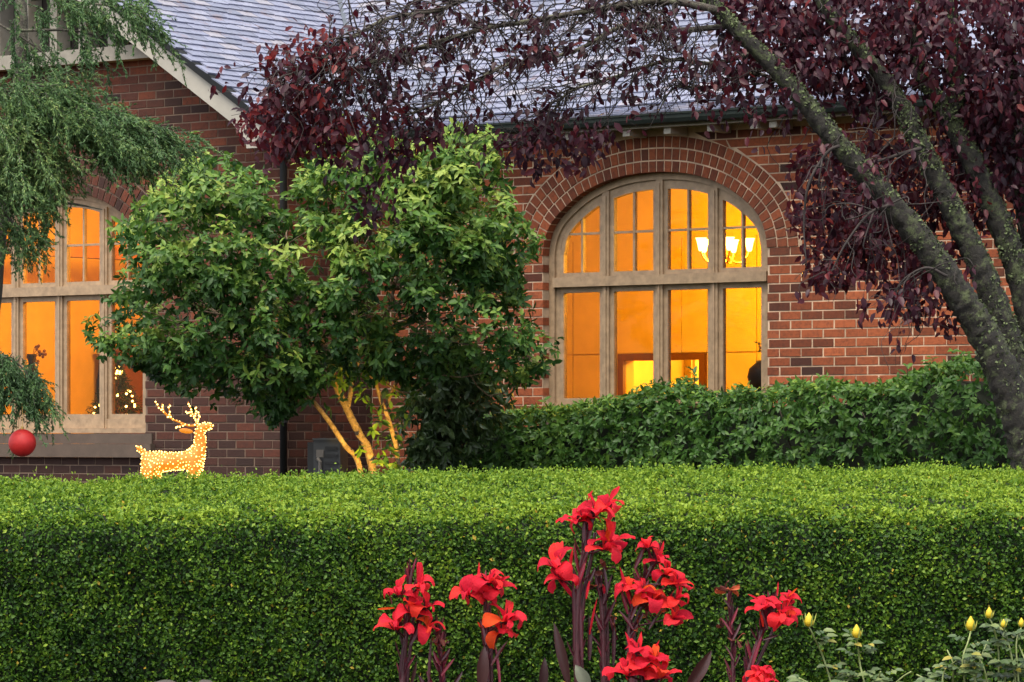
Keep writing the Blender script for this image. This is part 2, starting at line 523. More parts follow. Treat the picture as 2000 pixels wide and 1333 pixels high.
# ------------------------------------------------------------------ ground
def ground_z(X, Y):
    t = np.clip((Y - 22.95) / 1.3, 0, 1)
    return -.1 + 0.84 * t * t * (3 - 2 * t)
ys = np.concatenate([[-60, -20, 0, 10, 18, 20], np.linspace(20.5, 26, 34), [28, 30, 32, 34, 36, 38, 45, 60, 120, 400]])
xs = np.concatenate([[-400, -60, -20, -9], np.linspace(-6, 6, 40), [9, 20, 60, 400]])
GX, GY = np.meshgrid(xs, ys)
GZ = ground_z(GX, GY) + np.where(np.abs(GX) < 8, .015 * wob(np.stack([GX, GY, GX * 0], -1).reshape(-1, 3), 5, 3).reshape(GX.shape), 0)
V = np.stack([GX, GY, GZ], -1).reshape(-1, 3)
nx = len(xs)
F = [(j * nx + i, j * nx + i + 1, (j + 1) * nx + i + 1, (j + 1) * nx + i) for j in range(len(ys) - 1) for i in range(nx - 1)]
g = link(bpy.data.objects.new("ground", mesh_from("ground", V, F, None, [M["ground"]], None, False)))
tag(g, "brown garden soil and mulch around the hedge and house", "ground", kind="structure")

# ------------------------------------------------------------------ house frame
TH = math.radians(37.2)
CT, ST = math.cos(TH), math.sin(TH)
HP = np.array([(1500 - 1000) / FPX * 34.5, 34.5, 0.0])
HU, HV = np.array([CT, -ST, 0]), np.array([ST, CT, 0])
house = empty("brick_house", HP, -TH)
tag(house, "red brick house with slate roof and large arched timber windows lit from inside", "house")
HM = Matrix.Translation(Vector(HP)) @ Matrix.Rotation(-TH, 4, 'Z')

def hw(x, y, z):
    return HP + HU * x + HV * y + np.array([0, 0, z])

def loc(px, py, d=0.0):
    """Photo pixel on the house plane at depth d: (x along the wall, height)."""
    k = (px - 1000) / FPX
    Y = (d + HV[:2] @ HP[:2]) / (ST * k + CT)
    return HU[:2] @ (np.array([k * Y, Y]) - HP[:2]), CZ + (YH - py) / FPX * Y

# arch of both windows: half line measured from its crown
ARX = np.array([0, .13, .305, .39, .48, .566, .653, .731, .818, .894, .963, 1.033, 1.102, 1.162, 1.217, 1.257, 1.286, 1.302, 1.31])
ARZ = np.array([4.016, 4.014, 4.0, 3.988, 3.97, 3.949, 3.922, 3.894, 3.857, 3.818, 3.773, 3.725, 3.672, 3.618, 3.554, 3.486, 3.41, 3.336, 3.25])
HWID, ZSPR = 1.31, 3.25
_q = np.linspace(0, 1, 121)
_s = np.concatenate([[0], np.cumsum(np.hypot(np.diff(ARX), np.diff(ARZ)))])
_ax = np.interp(_q * _s[-1], _s, ARX); _az = np.interp(_q * _s[-1], _s, ARZ)
for _ in range(12):
    _ax[1:-1] = (_ax[:-2] + 2 * _ax[1:-1] + _ax[2:]) / 4; _az[1:-1] = (_az[:-2] + 2 * _az[1:-1] + _az[2:]) / 4
AC = np.vstack([np.stack([-_ax[::-1], _az[::-1]], -1), np.stack([_ax[1:], _az[1:]], -1)])     # left spring to right spring
_t = nrmz(np.gradient(AC, axis=0)); _t[0] = (0, 1); _t[-1] = (0, -1)
AN = np.stack([-_t[:, 1], _t[:, 0]], -1)                                                     # outward
def arch_off(off): return AC - AN * off            # inward for off > 0
def zc(dx, off):
    o = arch_off(off)
    return np.interp(dx, o[:, 0], o[:, 1])
EXT = arch_off(-.358)
def ext_half(z):
    h = EXT[len(EXT) // 2:]
    if z >= h[0, 1]: return 0.0
    return float(np.interp(-z, -h[:, 1], h[:, 0]))

# roof profiles
MAIN_EAVE, WING_EAVE = (-.45, 4.53), (-4.33, 4.51)
SLOPE = .647
def main_z(y): return np.where(y < 0, 4.53 + (y + .45) * .24, 4.638 + SLOPE * y)
def wing_z(x):
    x = np.where(x < -7.92, -15.84 - x, x)
    return np.where(x > -4.78, 4.51 + (-4.33 - x) * .24, 4.618 + SLOPE * (-4.78 - x))

# ------------------------------------------------------------------ walls and bricks
WY = -1.41                 # front plane of the gabled wing
WX = -4.795                # its side plane
def wall_with_window(mb, x0, x1, z0, ztop, xc, zs, y):
    e = .005
    h = HWID + e
    mb.box(x0, xc - h, y + .007, y + .3, z0, ztop)
    mb.box(xc + h, x1, y + .007, y + .3, z0, ztop)
    mb.box(xc - h, xc + h, y + .007, y + .3, z0, zs)
    a = arch_off(-e) + [xc, 0]
    b = np.stack([a[:, 0], np.full(len(a), ztop)], -1)
    mb.ribbon(b, a, y + .007, y + .3)

main_wall = MB(); wall_with_window(main_wall, WX, 4.2, .4, 4.5, -1.32, 1.62, 0)
main_wall = main_wall.build("wall", M["mortar"], house)
main_wall["label"] = "right-hand red brick wall with arched window"
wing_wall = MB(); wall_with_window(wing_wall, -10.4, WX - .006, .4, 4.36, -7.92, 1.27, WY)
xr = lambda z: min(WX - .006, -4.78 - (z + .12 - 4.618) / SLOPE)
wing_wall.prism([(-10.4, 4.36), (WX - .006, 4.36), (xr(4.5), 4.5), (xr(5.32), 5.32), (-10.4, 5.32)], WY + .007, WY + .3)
wing_wall = wing_wall.build("wall", M["mortar_shaded"], house)
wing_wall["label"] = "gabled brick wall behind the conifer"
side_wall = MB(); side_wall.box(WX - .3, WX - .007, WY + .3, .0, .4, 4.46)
side_wall = side_wall.build("wall", M["mortar_shaded"], house)

def brick_geo(xa0, xb0, xa1, xb1, z0, z1, c=.003, dep=.1):
    ring = lambda k, y: [(xa0 + k, y, z0 + k), (xb0 - k, y, z0 + k), (xb1 - k, y, z1 - k), (xa1 + k, y, z1 - k)]
    v = ring(c, 0) + ring(0, c) + ring(0, dep)
    f = [(0, 1, 2, 3)]
    for i in range(4):
        j = (i + 1) % 4
        f += [(4 + i, 4 + j, j, i), (8 + i, 8 + j, 4 + j, 4 + i)]
    return np.array(v), f

BP, CP, JT = .24, .0862, .0125
full_v, full_f = brick_geo(-.115, .115, -.115, .115, -.0368, .0368)
brick_mesh = mesh_from("brick", full_v, full_f, np.zeros(12), [M["brick"]], None, True)
brickwork = MB()
brick_spots = []
def courses(x0, x1, z_lo, n, excl, xmax, to_house, phase=0.0):
    for k in range(n):
        z0 = z_lo + k * CP; z1 = z0 + CP - JT
        xs_ = x0 - BP + (BP / 2 if k % 2 else 0) + phase
        e0, e1 = excl(z0), excl(z1)
        m0, m1 = xmax(z0), xmax(z1)
        while xs_ < x1:
            jl = .006 * rng.normal()
            pieces = [[xs_ + max(-.003, min(.004, jl)), xs_ + BP - JT, xs_, xs_ + BP - JT]]
            pieces[0][2] = pieces[0][0]
            xs_ += BP
            p = pieces[0]
            cut = False
            for lim0, lim1, left in ((x0, x0, True), (min(m0, x1), min(m1, x1), False)):
                if left and p[0] < lim0: p[0] = p[2] = lim0; cut = True
                if not left:
                    if p[1] > lim0: p[1] = lim0; cut = True
                    if p[3] > lim1: p[3] = lim1; cut = True
            if e0 is not None or e1 is not None:
                E0 = e0 or (np.mean(e1), np.mean(e1)); E1 = e1 or (np.mean(e0), np.mean(e0))
                L = [p[0], min(p[1], E0[0]), p[2], min(p[3], E1[0])]
                R = [max(p[0], E0[1]), p[1], max(p[2], E1[1]), p[3]]
                if p[1] <= E0[0] and p[3] <= E1[0] or p[0] >= E0[1] and p[2] >= E1[1]: pieces = [p]
                else: pieces = [L, R]; cut = True
            for q in pieces:
                w0, w1 = q[1] - q[0], q[3] - q[2]
                if max(w0, w1) < .035 or min(w0, w1) < -.12: continue
                if w0 < .004: q[0] = q[1] = (q[0] + q[1]) / 2 if w0 < 0 else q[0]; q[1] = q[0] + .006
                if w1 < .004: q[2] = q[3] = (q[2] + q[3]) / 2 if w1 < 0 else q[2]; q[3] = q[2] + .006
                r = rng.random()
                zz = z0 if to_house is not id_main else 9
                r = (.45 + .55 * r if rng.random() > .13 else .2 + r * .3) if zz > 8 else (r * .26 if zz < 1.25 else (.12 + .26 * r if zz < 2.2 else (.26 + .24 * r if rng.random() > .15 else r * .3)))      # wing tones carry painted shade, darkest low down; main tones carry warm light
                dy = .0035 * rng.random()
                if not cut:
                    c = to_house(np.array([[(q[0] + q[1]) / 2, dy, (z0 + z1) / 2]]))[0]
                    brick_spots.append((c, q[1] - q[0], r, to_house))
                else:
                    v, f = brick_geo(q[0], q[1], q[2], q[3], z0, z1)
                    v[:, 1] += dy
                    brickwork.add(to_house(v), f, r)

def window_hole(xc, zs):
    def e(z):
        if z < zs: return None
        if z < ZSPR + .006: return (xc - HWID, xc + HWID)
        h = ext_half(z)
        return (xc - h - .004, xc + h + .004) if h > .01 else None
    return e
ZB = .4 + .02
id_main = lambda v: v
id_wing = lambda v: v + np.array([0, WY, 0])
def id_side(v):
    v = np.asarray(v)
    return np.stack([WX - v[:, 1], WY + v[:, 0], v[:, 2]], -1)
courses(WX + .006, 4.2, ZB, 46, window_hole(-1.32, 1.62), lambda z: 4.2, id_main)
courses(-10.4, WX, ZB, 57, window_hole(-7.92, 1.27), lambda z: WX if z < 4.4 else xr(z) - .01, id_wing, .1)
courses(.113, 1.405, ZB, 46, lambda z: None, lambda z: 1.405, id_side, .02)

# the bricks that show largest are parts of their own
def vis_rect(p, rects):
    return any(a < p[0] < b and c < p[1] < d for a, b, c, d in rects)
BR = [(1500, 1900, 535, 760), (1500, 1660, 225, 535), (985, 1062, 330, 620), (1180, 1500, 225, 330), (200, 480, 140, 300), (290, 560, 790, 935), (870, 1000, 740, 930), (0, 275, 893, 940)]
scored = []
for i, (c, w, r, fn) in enumerate(brick_spots):
    pp = proj(hw(*c))
    if vis_rect(pp, BR): scored.append((hw(*c)[1], i))
chosen = set(i for _, i in sorted(scored)[:300])
for i, (c, w, r, fn) in enumerate(brick_spots):
    if i in chosen:
        par = main_wall if fn is id_main else (wing_wall if fn is id_wing else side_wall)
        o = bpy.data.objects.new("brick", brick_mesh)
        o.location = c; o["tone"] = float(r)
        o.scale = (w / .23, 1, 1)
        if fn is id_side: o.rotation_euler = (0, 0, math.pi / 2)
        link(o, par)
    else:
        v = full_v * [w / .23, 1, 1]
        v[:8] += rng.normal(size=(8, 3)) * [.0016, 0, .0016]
        if fn is id_side: v = np.stack([-v[:, 1], v[:, 0], v[:, 2]], -1)
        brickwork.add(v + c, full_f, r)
o = brickwork.build("brickwork", M["brick"], house); o["kind"] = "stuff"

# arch rings of header bricks
def arch_bricks(xc, y, parent, limit, t0=.42):
    left = MB(); nleft = 0
    for ring in range(3):
        o0, o1 = -(ring * .119), -(ring * .119 + .104)
        mid = arch_off((o0 + o1) / 2)
        s = np.concatenate([[0], np.cumsum(np.hypot(*np.diff(mid, axis=0).T))])
        n = int(round(s[-1] / .0905))
        idx = np.arange(len(s))
        for k in range(n):
            a, b = s[-1] * k / n + .0075, s[-1] * (k + 1) / n - .0075
            pts = []
            for sv, off in ((a, o1), (b, o1), (b, o0), (a, o0)):
                fi = np.interp(sv, s, idx); i0 = int(min(fi, len(s) - 2)); t = fi - i0
                p = AC[i0] * (1 - t) + AC[i0 + 1] * t; nn = nrmz(AN[i0] * (1 - t) + AN[i0 + 1] * t)
                pts.append(p - nn * off)
            pts = np.array(pts)[::-1]
            cen = pts.mean(0)
            fr = cen + (pts - cen) * .955
            v = [(p[0] + xc, y, p[1]) for p in fr] + [(p[0] + xc, y + .003, p[1]) for p in pts] + [(p[0] + xc, y + .106, p[1]) for p in pts]
            f = [(0, 1, 2, 3)]
            for i in range(4):
                j = (i + 1) % 4
                f += [(4 + i, 4 + j, j, i), (8 + i, 8 + j, 4 + j, 4 + i)]
            v = np.array(v); v[:, 1] -= .002 + .003 * rng.random()
            if limit:
                me = mesh_from("arch_brick", v - v.mean(0), f, np.full(len(v), t0 + .35 * rng.random()), [M["brick"]], None, True)
                oo = link(bpy.data.objects.new("arch_brick", me), parent); oo.location = v.mean(0)
            else:
                left.add(v, f, rng.random() * .6)
    if not limit:
        oo = left.build("arch_brickwork", M["brick"], parent); oo["kind"] = "stuff"
arch_bricks(-1.32, 0, main_wall, True)
arch_bricks(-7.92, WY, wing_wall, True, .1)  # wing arch bricks darkened likewise for the wall's shade

# ------------------------------------------------------------------ windows
def build_window(xc, zs, zg, y, label):
    yf = y + .105
    mf = M["frame"]
    def curve(off, z0):
        a = arch_off(off) + [xc, 0]
        return np.vstack([[a[0, 0], z0], a, [a[-1, 0], z0]])
    fr = MB()
    fr.ribbon(curve(.0, zs), curve(.065, zs), yf, yf + .12)
    win = fr.build("window", mf, house, flat=True)
    win["label"] = label
    b = MB(); b.ribbon(curve(.063, zs), curve(.112, zs), yf + .028, yf + .115); b.build("inner_moulding", mf, win)
    mull = [-.635, 0, .635]
    for d in mull:
        b = MB(); b.box(xc + d - .04, xc + d + .04, yf + .006, yf + .118, zs, float(zc(d, .06)))
        b.box(xc + d - .012, xc + d + .012, yf - .006, yf + .006, zs, float(zc(d, .1)))
        b.build("mullion", mf, win)
    b = MB(); b.box(xc - HWID + .06, xc + HWID - .06, yf - .03, yf + .11, 2.945, 3.04); b.build("transom", mf, win)
    b = MB(); b.box(xc - HWID + .06, xc + HWID - .06, yf + .012, yf + .11, zs, zg - .05); b.build("bottom_rail", mf, win)
    edges = [-HWID + .11, -.635, 0, .635, HWID - .11]
    for i in range(4):
        x0 = edges[i] + (.04 if i > 0 else 0); x1 = edges[i + 1] - (.04 if i < 3 else 0)
        s = .045
        # lower sash
        b = MB()
        lo = [(x0, zg - .05), (x1, zg - .05), (x1, 2.947), (x0, 2.947)]
        li = [(x0 + s, zg), (x1 - s, zg), (x1 - s, 2.89), (x0 + s, 2.89)]
        b.ribbon([(xc + a, c) for a, c in lo], [(xc + a, c) for a, c in li], yf + .03, yf + .085, closed=True)
        sash = b.build("sash", mf, win)
        b = MB(); b.prism([(xc + a, c) for a, c in ((x0 + s - .004, zg - .004), (x1 - s + .004, zg - .004), (x1 - s + .004, 2.894), (x0 + s - .004, 2.894))], yf + .055, yf + .06)
        b.build("pane", M["glass"], win)
        # upper sash follows the arch
        N = 14
        xo = np.linspace(x0, x1, N); xi = np.linspace(x0 + s, x1 - s, N)
        zb, zi = 3.042, 3.085
        outer = [(x0, zb)] + list(zip(xo, np.maximum(zc(xo, .108), zb + .05))) + [(x1, zb)]
        inner = [(x0 + s, zi)] + list(zip(xi, np.maximum(zc(xi, .108 + s), zi + .01))) + [(x1 - s, zi)]
        b = MB(); b.ribbon([(xc + a, c) for a, c in outer][::-1], [(xc + a, c) for a, c in inner][::-1], yf + .03, yf + .085, closed=True)
        b.build("sash", mf, win)
        xm, zm = (x0 + x1) / 2, 3.463
        b = MB(); b.box(xc + xm - .011, xc + xm + .011, yf + .036, yf + .08, zi, float(zc(xm, .14))); b.build("glazing_bar", mf, win)
        xa = [a for a in np.linspace(x0 + s, x1 - s, 60) if zc(a, .14) > zm]
        if xa:
            b = MB(); b.box(xc + min(xa) - .005, xc + max(xa) + .005, yf + .04, yf + .076, zm - .011, zm + .011); b.build("glazing_bar", mf, win)
        for (a0, a1) in ((x0 + s - .004, xm - .005), (xm + .005, x1 - s + .004)):
            for (b0, b1) in ((zi - .004, zm - .003), (zm + .003, 9)):
                q = np.linspace(a0, a1, 9)
                tops = np.minimum(zc(q, .149), b1)
                ok = tops > b0 + .01
                if ok.sum() < 2: continue
                q, tops = q[ok], tops[ok]
                poly = [(xc + q[0], b0), (xc + q[-1], b0)] + [(xc + a, c) for a, c in zip(q[::-1], tops[::-1])]
                b = MB(); b.prism(poly, yf + .055, yf + .06); b.build("pane", M["glass"], win)
    b = MB(); b.box(xc - HWID + .004, xc + HWID - .004, yf - .05, yf + .1, zs - .05, zs - .001); b.build("sill", mf, win)
    return win
build_window(-1.32, 1.7, 1.86, 0, "arched timber window with chandelier showing inside")
build_window(-7.92, 1.57, 1.715, WY, "arched timber window half hidden by conifer")
b = MB(); b.prism([(-9.33, 1.41), (-6.5, 1.41), (-6.5, 1.515), (-9.33, 1.515)], WY - .02, WY + .1); b.build("stone_sill", M["stone"], house)
b = MB(); b.prism([(-9.36, 1.272), (-6.47, 1.272), (-6.47, 1.408), (-9.36, 1.408)], WY - .07, WY + .08); b.build("stone_sill", M["stone"], house)
b = MB(); b.box(-2.63, -.01, -.02, .1, 1.54, 1.645); b.build("stone_sill", M["stone"], house)

# ------------------------------------------------------------------ roof
roof = MB()
def board(x0, x1, pts, along):
    for (a0, z0), (a1, z1) in zip(pts[:-1], pts[1:]):
        if along == 'x': v = [(x0, a0, z0), (x1, a0, z0), (x1, a1, z1), (x0, a1, z1)]
        else: v = [(a0, x1, z0), (a0, x0, z0), (a1, x0, z1), (a1, x1, z1)]
        w = [(p[0], p[1], p[2] - .05) for p in v]
        roof.add(v + w, [(0, 1, 2, 3), (7, 6, 5, 4), (0, 4, 5, 1), (1, 5, 6, 2), (2, 6, 7, 3), (3, 7, 4, 0)])
rz = .03
board(-4.5, 4.4, [(-.43, 4.535 - rz), (0, 4.638 - rz)], 'x')
board(-11, 4.4, [(0, 4.638 - rz), (6, 4.638 + SLOPE * 6 - rz)], 'x')
board(-1.73, .3, [(-4.35, 4.515 - rz), (-4.78, 4.618 - rz)], 'y')
board(-1.73, 4.5, [(-4.78, 4.618 - rz), (-7.92, 4.618 + SLOPE * 3.14 - rz)], 'y')
board(-1.73, 4.5, [(-7.92, 4.618 + SLOPE * 3.14 - rz), (-11.5, 4.618 + SLOPE * 3.14 - rz - SLOPE * 3.58)], 'y')
roof = roof.build("roof", M["roofboard"], house)
# slates
GA, SW, TK = .128, .25, .011
sv = np.array([(-.5, 0, .019), (.5, 0, .019), (.5, 1, 0), (-.5, 1, 0), (-.5, 0, .001), (.5, 0, .001), (.5, 1, -.011), (-.5, 1, -.011)])
sf = [(0, 1, 2, 3), (0, 4, 5, 1), (1, 5, 6, 2), (3, 7, 4, 0)]
slate_mesh = mesh_from("slate", sv, sf, np.zeros(8), [M["slate"]], None, True)
slates = []
def lay(kind):
    if kind == 'main': prof = np.array([(-.45, 4.53), (0, 4.638), (4.2, 4.638 + SLOPE * 4.2)]); a0, a1 = -7.5, 4.3
    else: prof = np.array([(4.33, 4.51), (4.78, 4.618), (7.9, 4.618 + SLOPE * 3.12)]); a0, a1 = -1.75, 4.2
    s = np.concatenate([[0], np.cumsum(np.hypot(*np.diff(prof, axis=0).T))])
    nrow = int(s[-1] / GA)
    for k in range(nrow):
        t = k * GA
        d, z = np.interp(t, s, prof[:, 0]), np.interp(t, s, prof[:, 1])
        d2, z2 = np.interp(t + .05, s, prof[:, 0]), np.interp(t + .05, s, prof[:, 1])
        sl = nrmz(np.array([d2 - d, z2 - z]))
        a = a0 + (SW / 2 if k % 2 else 0)
        while a < a1:
            w = SW - .007
            ac = a + SW / 2
            a += SW
            if kind == 'main':
                if main_z(d + .05) < wing_z(ac) - .12 and ac < -4.3: continue
                org = np.array([ac, d, z]); ax = np.array([1, 0, 0]); ay = np.array([0, sl[0], sl[1]])
            else:
                if wing_z(-d - .05) < main_z(ac) - .12 and ac > -.2: continue
                if ac > 0 and -d > -4.3: continue
                org = np.array([-d, ac, z]); ax = np.array([0, 1, 0]); ay = np.array([-sl[0], 0, sl[1]])
            az = np.cross(ax, ay)
            rot = .012 * rng.normal()
            axr = ax * math.cos(rot) + ay * math.sin(rot); ayr = ay * math.cos(rot) - ax * math.sin(rot)
            org = org - ay * (.007 * rng.normal()) + az * (.003 + .005 * rng.random())
            slates.append((org, axr * w, ayr * (GA + .06), az, rng.random()))
lay('main'); lay('wing')
sc = []
for i, (o_, ax, ay, az, r) in enumerate(slates):
    w_ = hw(*(o_ + ay * .4)); q = proj(w_)
    if -5 < q[0] < 2005 and -5 < q[1] < 270: sc.append((w_[1] + (0 if q[0] < 560 or 720 < q[0] < 1540 else 5), i))
pick = set(i for _, i in sorted(sc)[:300])
sm = MB()
for i, (o_, ax, ay, az, r) in enumerate(slates):
    Mx = np.stack([ax, ay, az], 1)
    if i in pick:
        ob = bpy.data.objects.new("slate", slate_mesh); ob["tone"] = float(r)
        link(ob, roof)
        ob.matrix_basis = Matrix(((ax[0], ay[0], az[0], o_[0]), (ax[1], ay[1], az[1], o_[1]), (ax[2], ay[2], az[2], o_[2]), (0, 0, 0, 1)))
    else:
        sm.add(sv @ Mx.T + o_, sf, r)
o = sm.build("slate_courses", M["slate"], roof); o["kind"] = "stuff"
# valley flashing
b = MB()
v0 = np.array([-4.33, -.45, 4.55]); v1 = np.array([-4.78, 0.0, 4.665]); v2 = np.array([-7.9, 3.12, 4.665 + SLOPE * 3.12])
for p, q in ((v0, v1), (v1, v2)):
    sdv = np.array([.025, .025, 0])
    b.add([p - sdv, p + sdv, q + sdv, q - sdv, p - sdv - [0, 0, .04], p + sdv - [0, 0, .04], q + sdv - [0, 0, .04], q - sdv - [0, 0, .04]],
          [(0, 1, 2, 3), (0, 4, 5, 1), (1, 5, 6, 2), (2, 6, 7, 3), (3, 7, 4, 0)])
b.build("valley_flashing", M["lead"], roof)
# gutters (half-round troughs with a lip)
def gutter(p0, p1, out):
    p0, p1, out = map(np.array, (p0, p1, out))
    b = MB()
    pr = [(0, 0), (.0, -.05), (.02, -.085), (.055, -.1), (.09, -.085), (.11, -.05), (.112, .004), (.122, .004), (.122, -.012), (.104, -.012), (.1, -.05), (.055, -.088), (.012, -.05), (.012, 0)]
    n = len(pr)
    v = [p0 + out * (a - .1) + np.array([0, 0, c]) for a, c in pr] + [p1 + out * (a - .1) + np.array([0, 0, c]) for a, c in pr]
    f = [(i, (i + 1) % n, n + (i + 1) % n, n + i) for i in range(n)]
    b.add(v, f)
    return b.build("gutter", M["gutter"], house)
gutter((4.3, -.47, 4.525), (-4.3, -.47, 4.525), (0, -1.0, 0))
gutter((-4.31, -.45, 4.505), (-4.31, -1.74, 4.505), (1.0, 0, 0))
b = MB(); b.box(-4.4, 4.3, -.37, -.335, 4.405, 4.5); b.build("fascia", M["timber"], house)
b = MB(); b.box(-4.445, -4.41, -1.7, -.34, 4.385, 4.49); b.build("fascia", M["gutter"], house)
b = MB(); b.box(-4.4, 4.3, -.334, .006, 4.428, 4.44); b.build("soffit", M["timber"], house)
b = MB(); b.box(-4.794, -4.446, -1.7, -.01, 4.422, 4.436); b.build("soffit", M["timber"], house)
for k, px in enumerate((1005, 1060, 1118, 1173, 1236, 1316, 1401, 1485, 1522, 1600, 1690, 1780, 1870)):
    x, _ = loc(px, 250, -.2)
    b = MB(); b.prism([(x - .04, 4.345), (x + .04, 4.345), (x + .04, 4.427), (x - .04, 4.427)], -.31, -.03); b.build("rafter_tail", M["cream"], house)
# bargeboard, verge and gable timbers
YB = WY - .3
def rl(x): return float(wing_z(np.array(x)))
bx = np.linspace(-7.92, -5.16, 14)
up = [(x, rl(x) - .07) for x in bx]; lo = [(x, rl(x) - .30) for x in bx]
arc = [(-5.10, 4.50), (-5.04, 4.455), (-5.0, 4.40), (-4.985, 4.35), (-4.98, 4.31)]
b = MB(); b.ribbon(up, lo, YB, YB + .045)
b.prism([(-5.16, rl(-5.16) - .30)] + arc + [(-4.70, 4.31), (-4.70, rl(-4.78) - .075), (-4.78, rl(-4.78) - .07), (-5.16, rl(-5.16) - .07)], YB + .0, YB + .045)
b.build("bargeboard", M["cream"], house)
b = MB(); vx = [-7.92, -6.5, -4.78, -4.36]
b.ribbon([(x, rl(x) + .008) for x in vx], [(x, rl(x) - .068) for x in vx], YB - .035, YB + .06); b.build("verge_trim", M["pipe"], house)
b = MB(); b.add([(-7.92, YB + .05, rl(-7.92) - .1), (-4.78, YB + .05, 4.53), (-4.78, WY + .2, 4.53), (-7.92, WY + .2, rl(-7.92) - .1)], [(3, 2, 1, 0)])
b.build("verge_soffit", M["timber"], house)
b = MB(); b.box(-10.4, -6.18, WY - .17, WY - .02, 5.30, 5.445); b.build("tie_beam", M["timber"], house)
b = MB(); b.prism([(-10.4, 5.325), (-6.0, 5.325), (-7.92, rl(-7.92) - .16), (-9.6, rl(-9.6) - .16), (-10.4, 5.35)], WY + .12, WY + .2); b.build("gable_panel", M["wood_ext"], house)
for x in (-9.44, -9.03, -8.62, -8.21, -7.8, -7.39, -6.98, -6.57):
    b = MB(); b.box(x - .05, x + .05, WY - .1, WY + .1, 5.447, min(6.4, rl(x) - .1)); b.build("gable_post", M["timber"], house)
# downpipe at the corner of the wing
b = MB(); b.tube([(-4.755, WY - .005, .5), (-4.755, WY - .005, 4.2), (-4.60, WY + .05, 4.33), (-4.4, WY + .06, 4.41)], .036, 12)
dp = b.build("downpipe", M["pipe"], house, flat=False)
for z in (1.62, 3.3): 
    b = MB(); b.lathe([(.046, 0), (.046, .05)], (-4.755, WY - .005, z), 12); b.build("pipe_collar", M["pipe"], dp)

# ------------------------------------------------------------------ rooms behind the windows
def part(name, mat, *boxes):
    b = MB()
    for q in boxes: b.box(*q)
    return b.build(name, mat, house)
RB = 3.4
dx0, _ = loc(1222, 700, RB); dx1, _ = loc(1370, 700, RB); dzt = loc(1290, 704, RB)[1]
part("room_wall", M["plaster"], (-5.2, dx0, RB, RB + .15, .9, dzt), (dx1, 2.8, RB, RB + .15, .9, dzt), (-5.2, 2.8, RB, RB + .15, dzt, 4.34))
part("room_wall", M["plaster"], (-5.2, -5.05, .31, RB - .001, .9, 4.34)); part("room_wall", M["plaster"], (2.65, 2.8, .31, RB - .001, .9, 4.34))
part("room_wall", M["plaster"], (-5.05, -2.75, .302, .33, .9, 4.34), (.1, 2.65, .302, .33, .9, 4.34), (-2.75, .1, .302, .33, .9, 1.6), (-2.75, .1, .302, .33, 4.1, 4.34))
part("room_ceiling", M["plaster"], (-5.2, 2.8, .31, RB + .1, 4.345, 4.4)); part("room_floor", M["floorwood"], (-5.2, 2.8, .31, RB + .1, .82, .895))
# wall panels with grooves between
zr = loc(1290, 691, RB)[1]
gx = [-5.04] + [loc(p, 660, RB)[0] for p in (1121, 1206, 1333, 1384, 1480)] + [-1.2, 0]
for i in range(len(gx) - 1):
    z0 = zr + .008
    part("wall_panel", M["plaster"], (gx[i] + .006, gx[i + 1] - .006, RB - .02, RB - .001, z0, 3.6))
    if not (gx[i] < dx1 - .02 and gx[i + 1] > dx0 + .02):
        part("wall_panel", M["plaster"], (gx[i] + .006, gx[i + 1] - .006, RB - .02, RB - .001, 1.0, zr - .008))
# timber framed opening into the next room
for q in ((dx0 - .07, dx0 + .0, 1.0, dzt + .07), (dx1 - .0, dx1 + .07, 1.0, dzt + .07), (dx0, dx1, dzt, dzt + .07)):
    part("door_casing", M["wood_dk"], (q[0], q[1], RB - .05, RB + .02, q[2], q[3]))
part("room_wall", M["plaster"], (dx0 - .6, dx1 + .4, 5.4, 5.5, .9, 2.9), (dx0 - .7, dx0 - .6, RB + .16, 5.5, .9, 2.9))
part("room_wall", M["plaster_dk"], (dx1 + .3, dx1 + .4, RB + .16, 5.4, .9, 2.9)); part("room_ceiling", M["plaster"], (dx0 - .7, dx1 + .4, RB + .155, 5.5, 2.9, 2.95))
part("room_floor", M["floorwood"], (dx0 - .7, dx1 + .4, RB + .155, 5.5, .84, .898))
# curtain in the doorway room
cu = MB(); n = 60
ux = np.linspace(dx0 - .35, dx0 + .62, n)
v = [(x, 5.15 + .05 * math.sin(i * .9), .95) for i, x in enumerate(ux)] + [(x, 5.15 + .04 * math.sin(i * .9 + .2), 2.7) for i, x in enumerate(ux)]
v += [(p[0], p[1] + .012, p[2]) for p in v]
f = [(i, i + 1, n + i + 1, n + i) for i in range(n - 1)] + [(2 * n + i + 1, 2 * n + i, 3 * n + i, 3 * n + i + 1) for i in range(n - 1)]
cu.add(v, f)
cu = cu.build("curtain", M["curtain"], None, flat=False); cu.matrix_world = HM
tag(cu, "pale yellow curtain hanging inside the doorway behind the chandelier window", "curtain")

def lamp(name, xyz, power, col, rad, parent=None):
    d = bpy.data.lights.new(name, 'POINT'); d.energy = power; d.color = col; d.shadow_soft_size = rad
    o = bpy.data.objects.new(name, d); COL.objects.link(o); o.location = xyz
    if parent: o.parent = parent
    return o
WARM = (1.0, .47, .022)
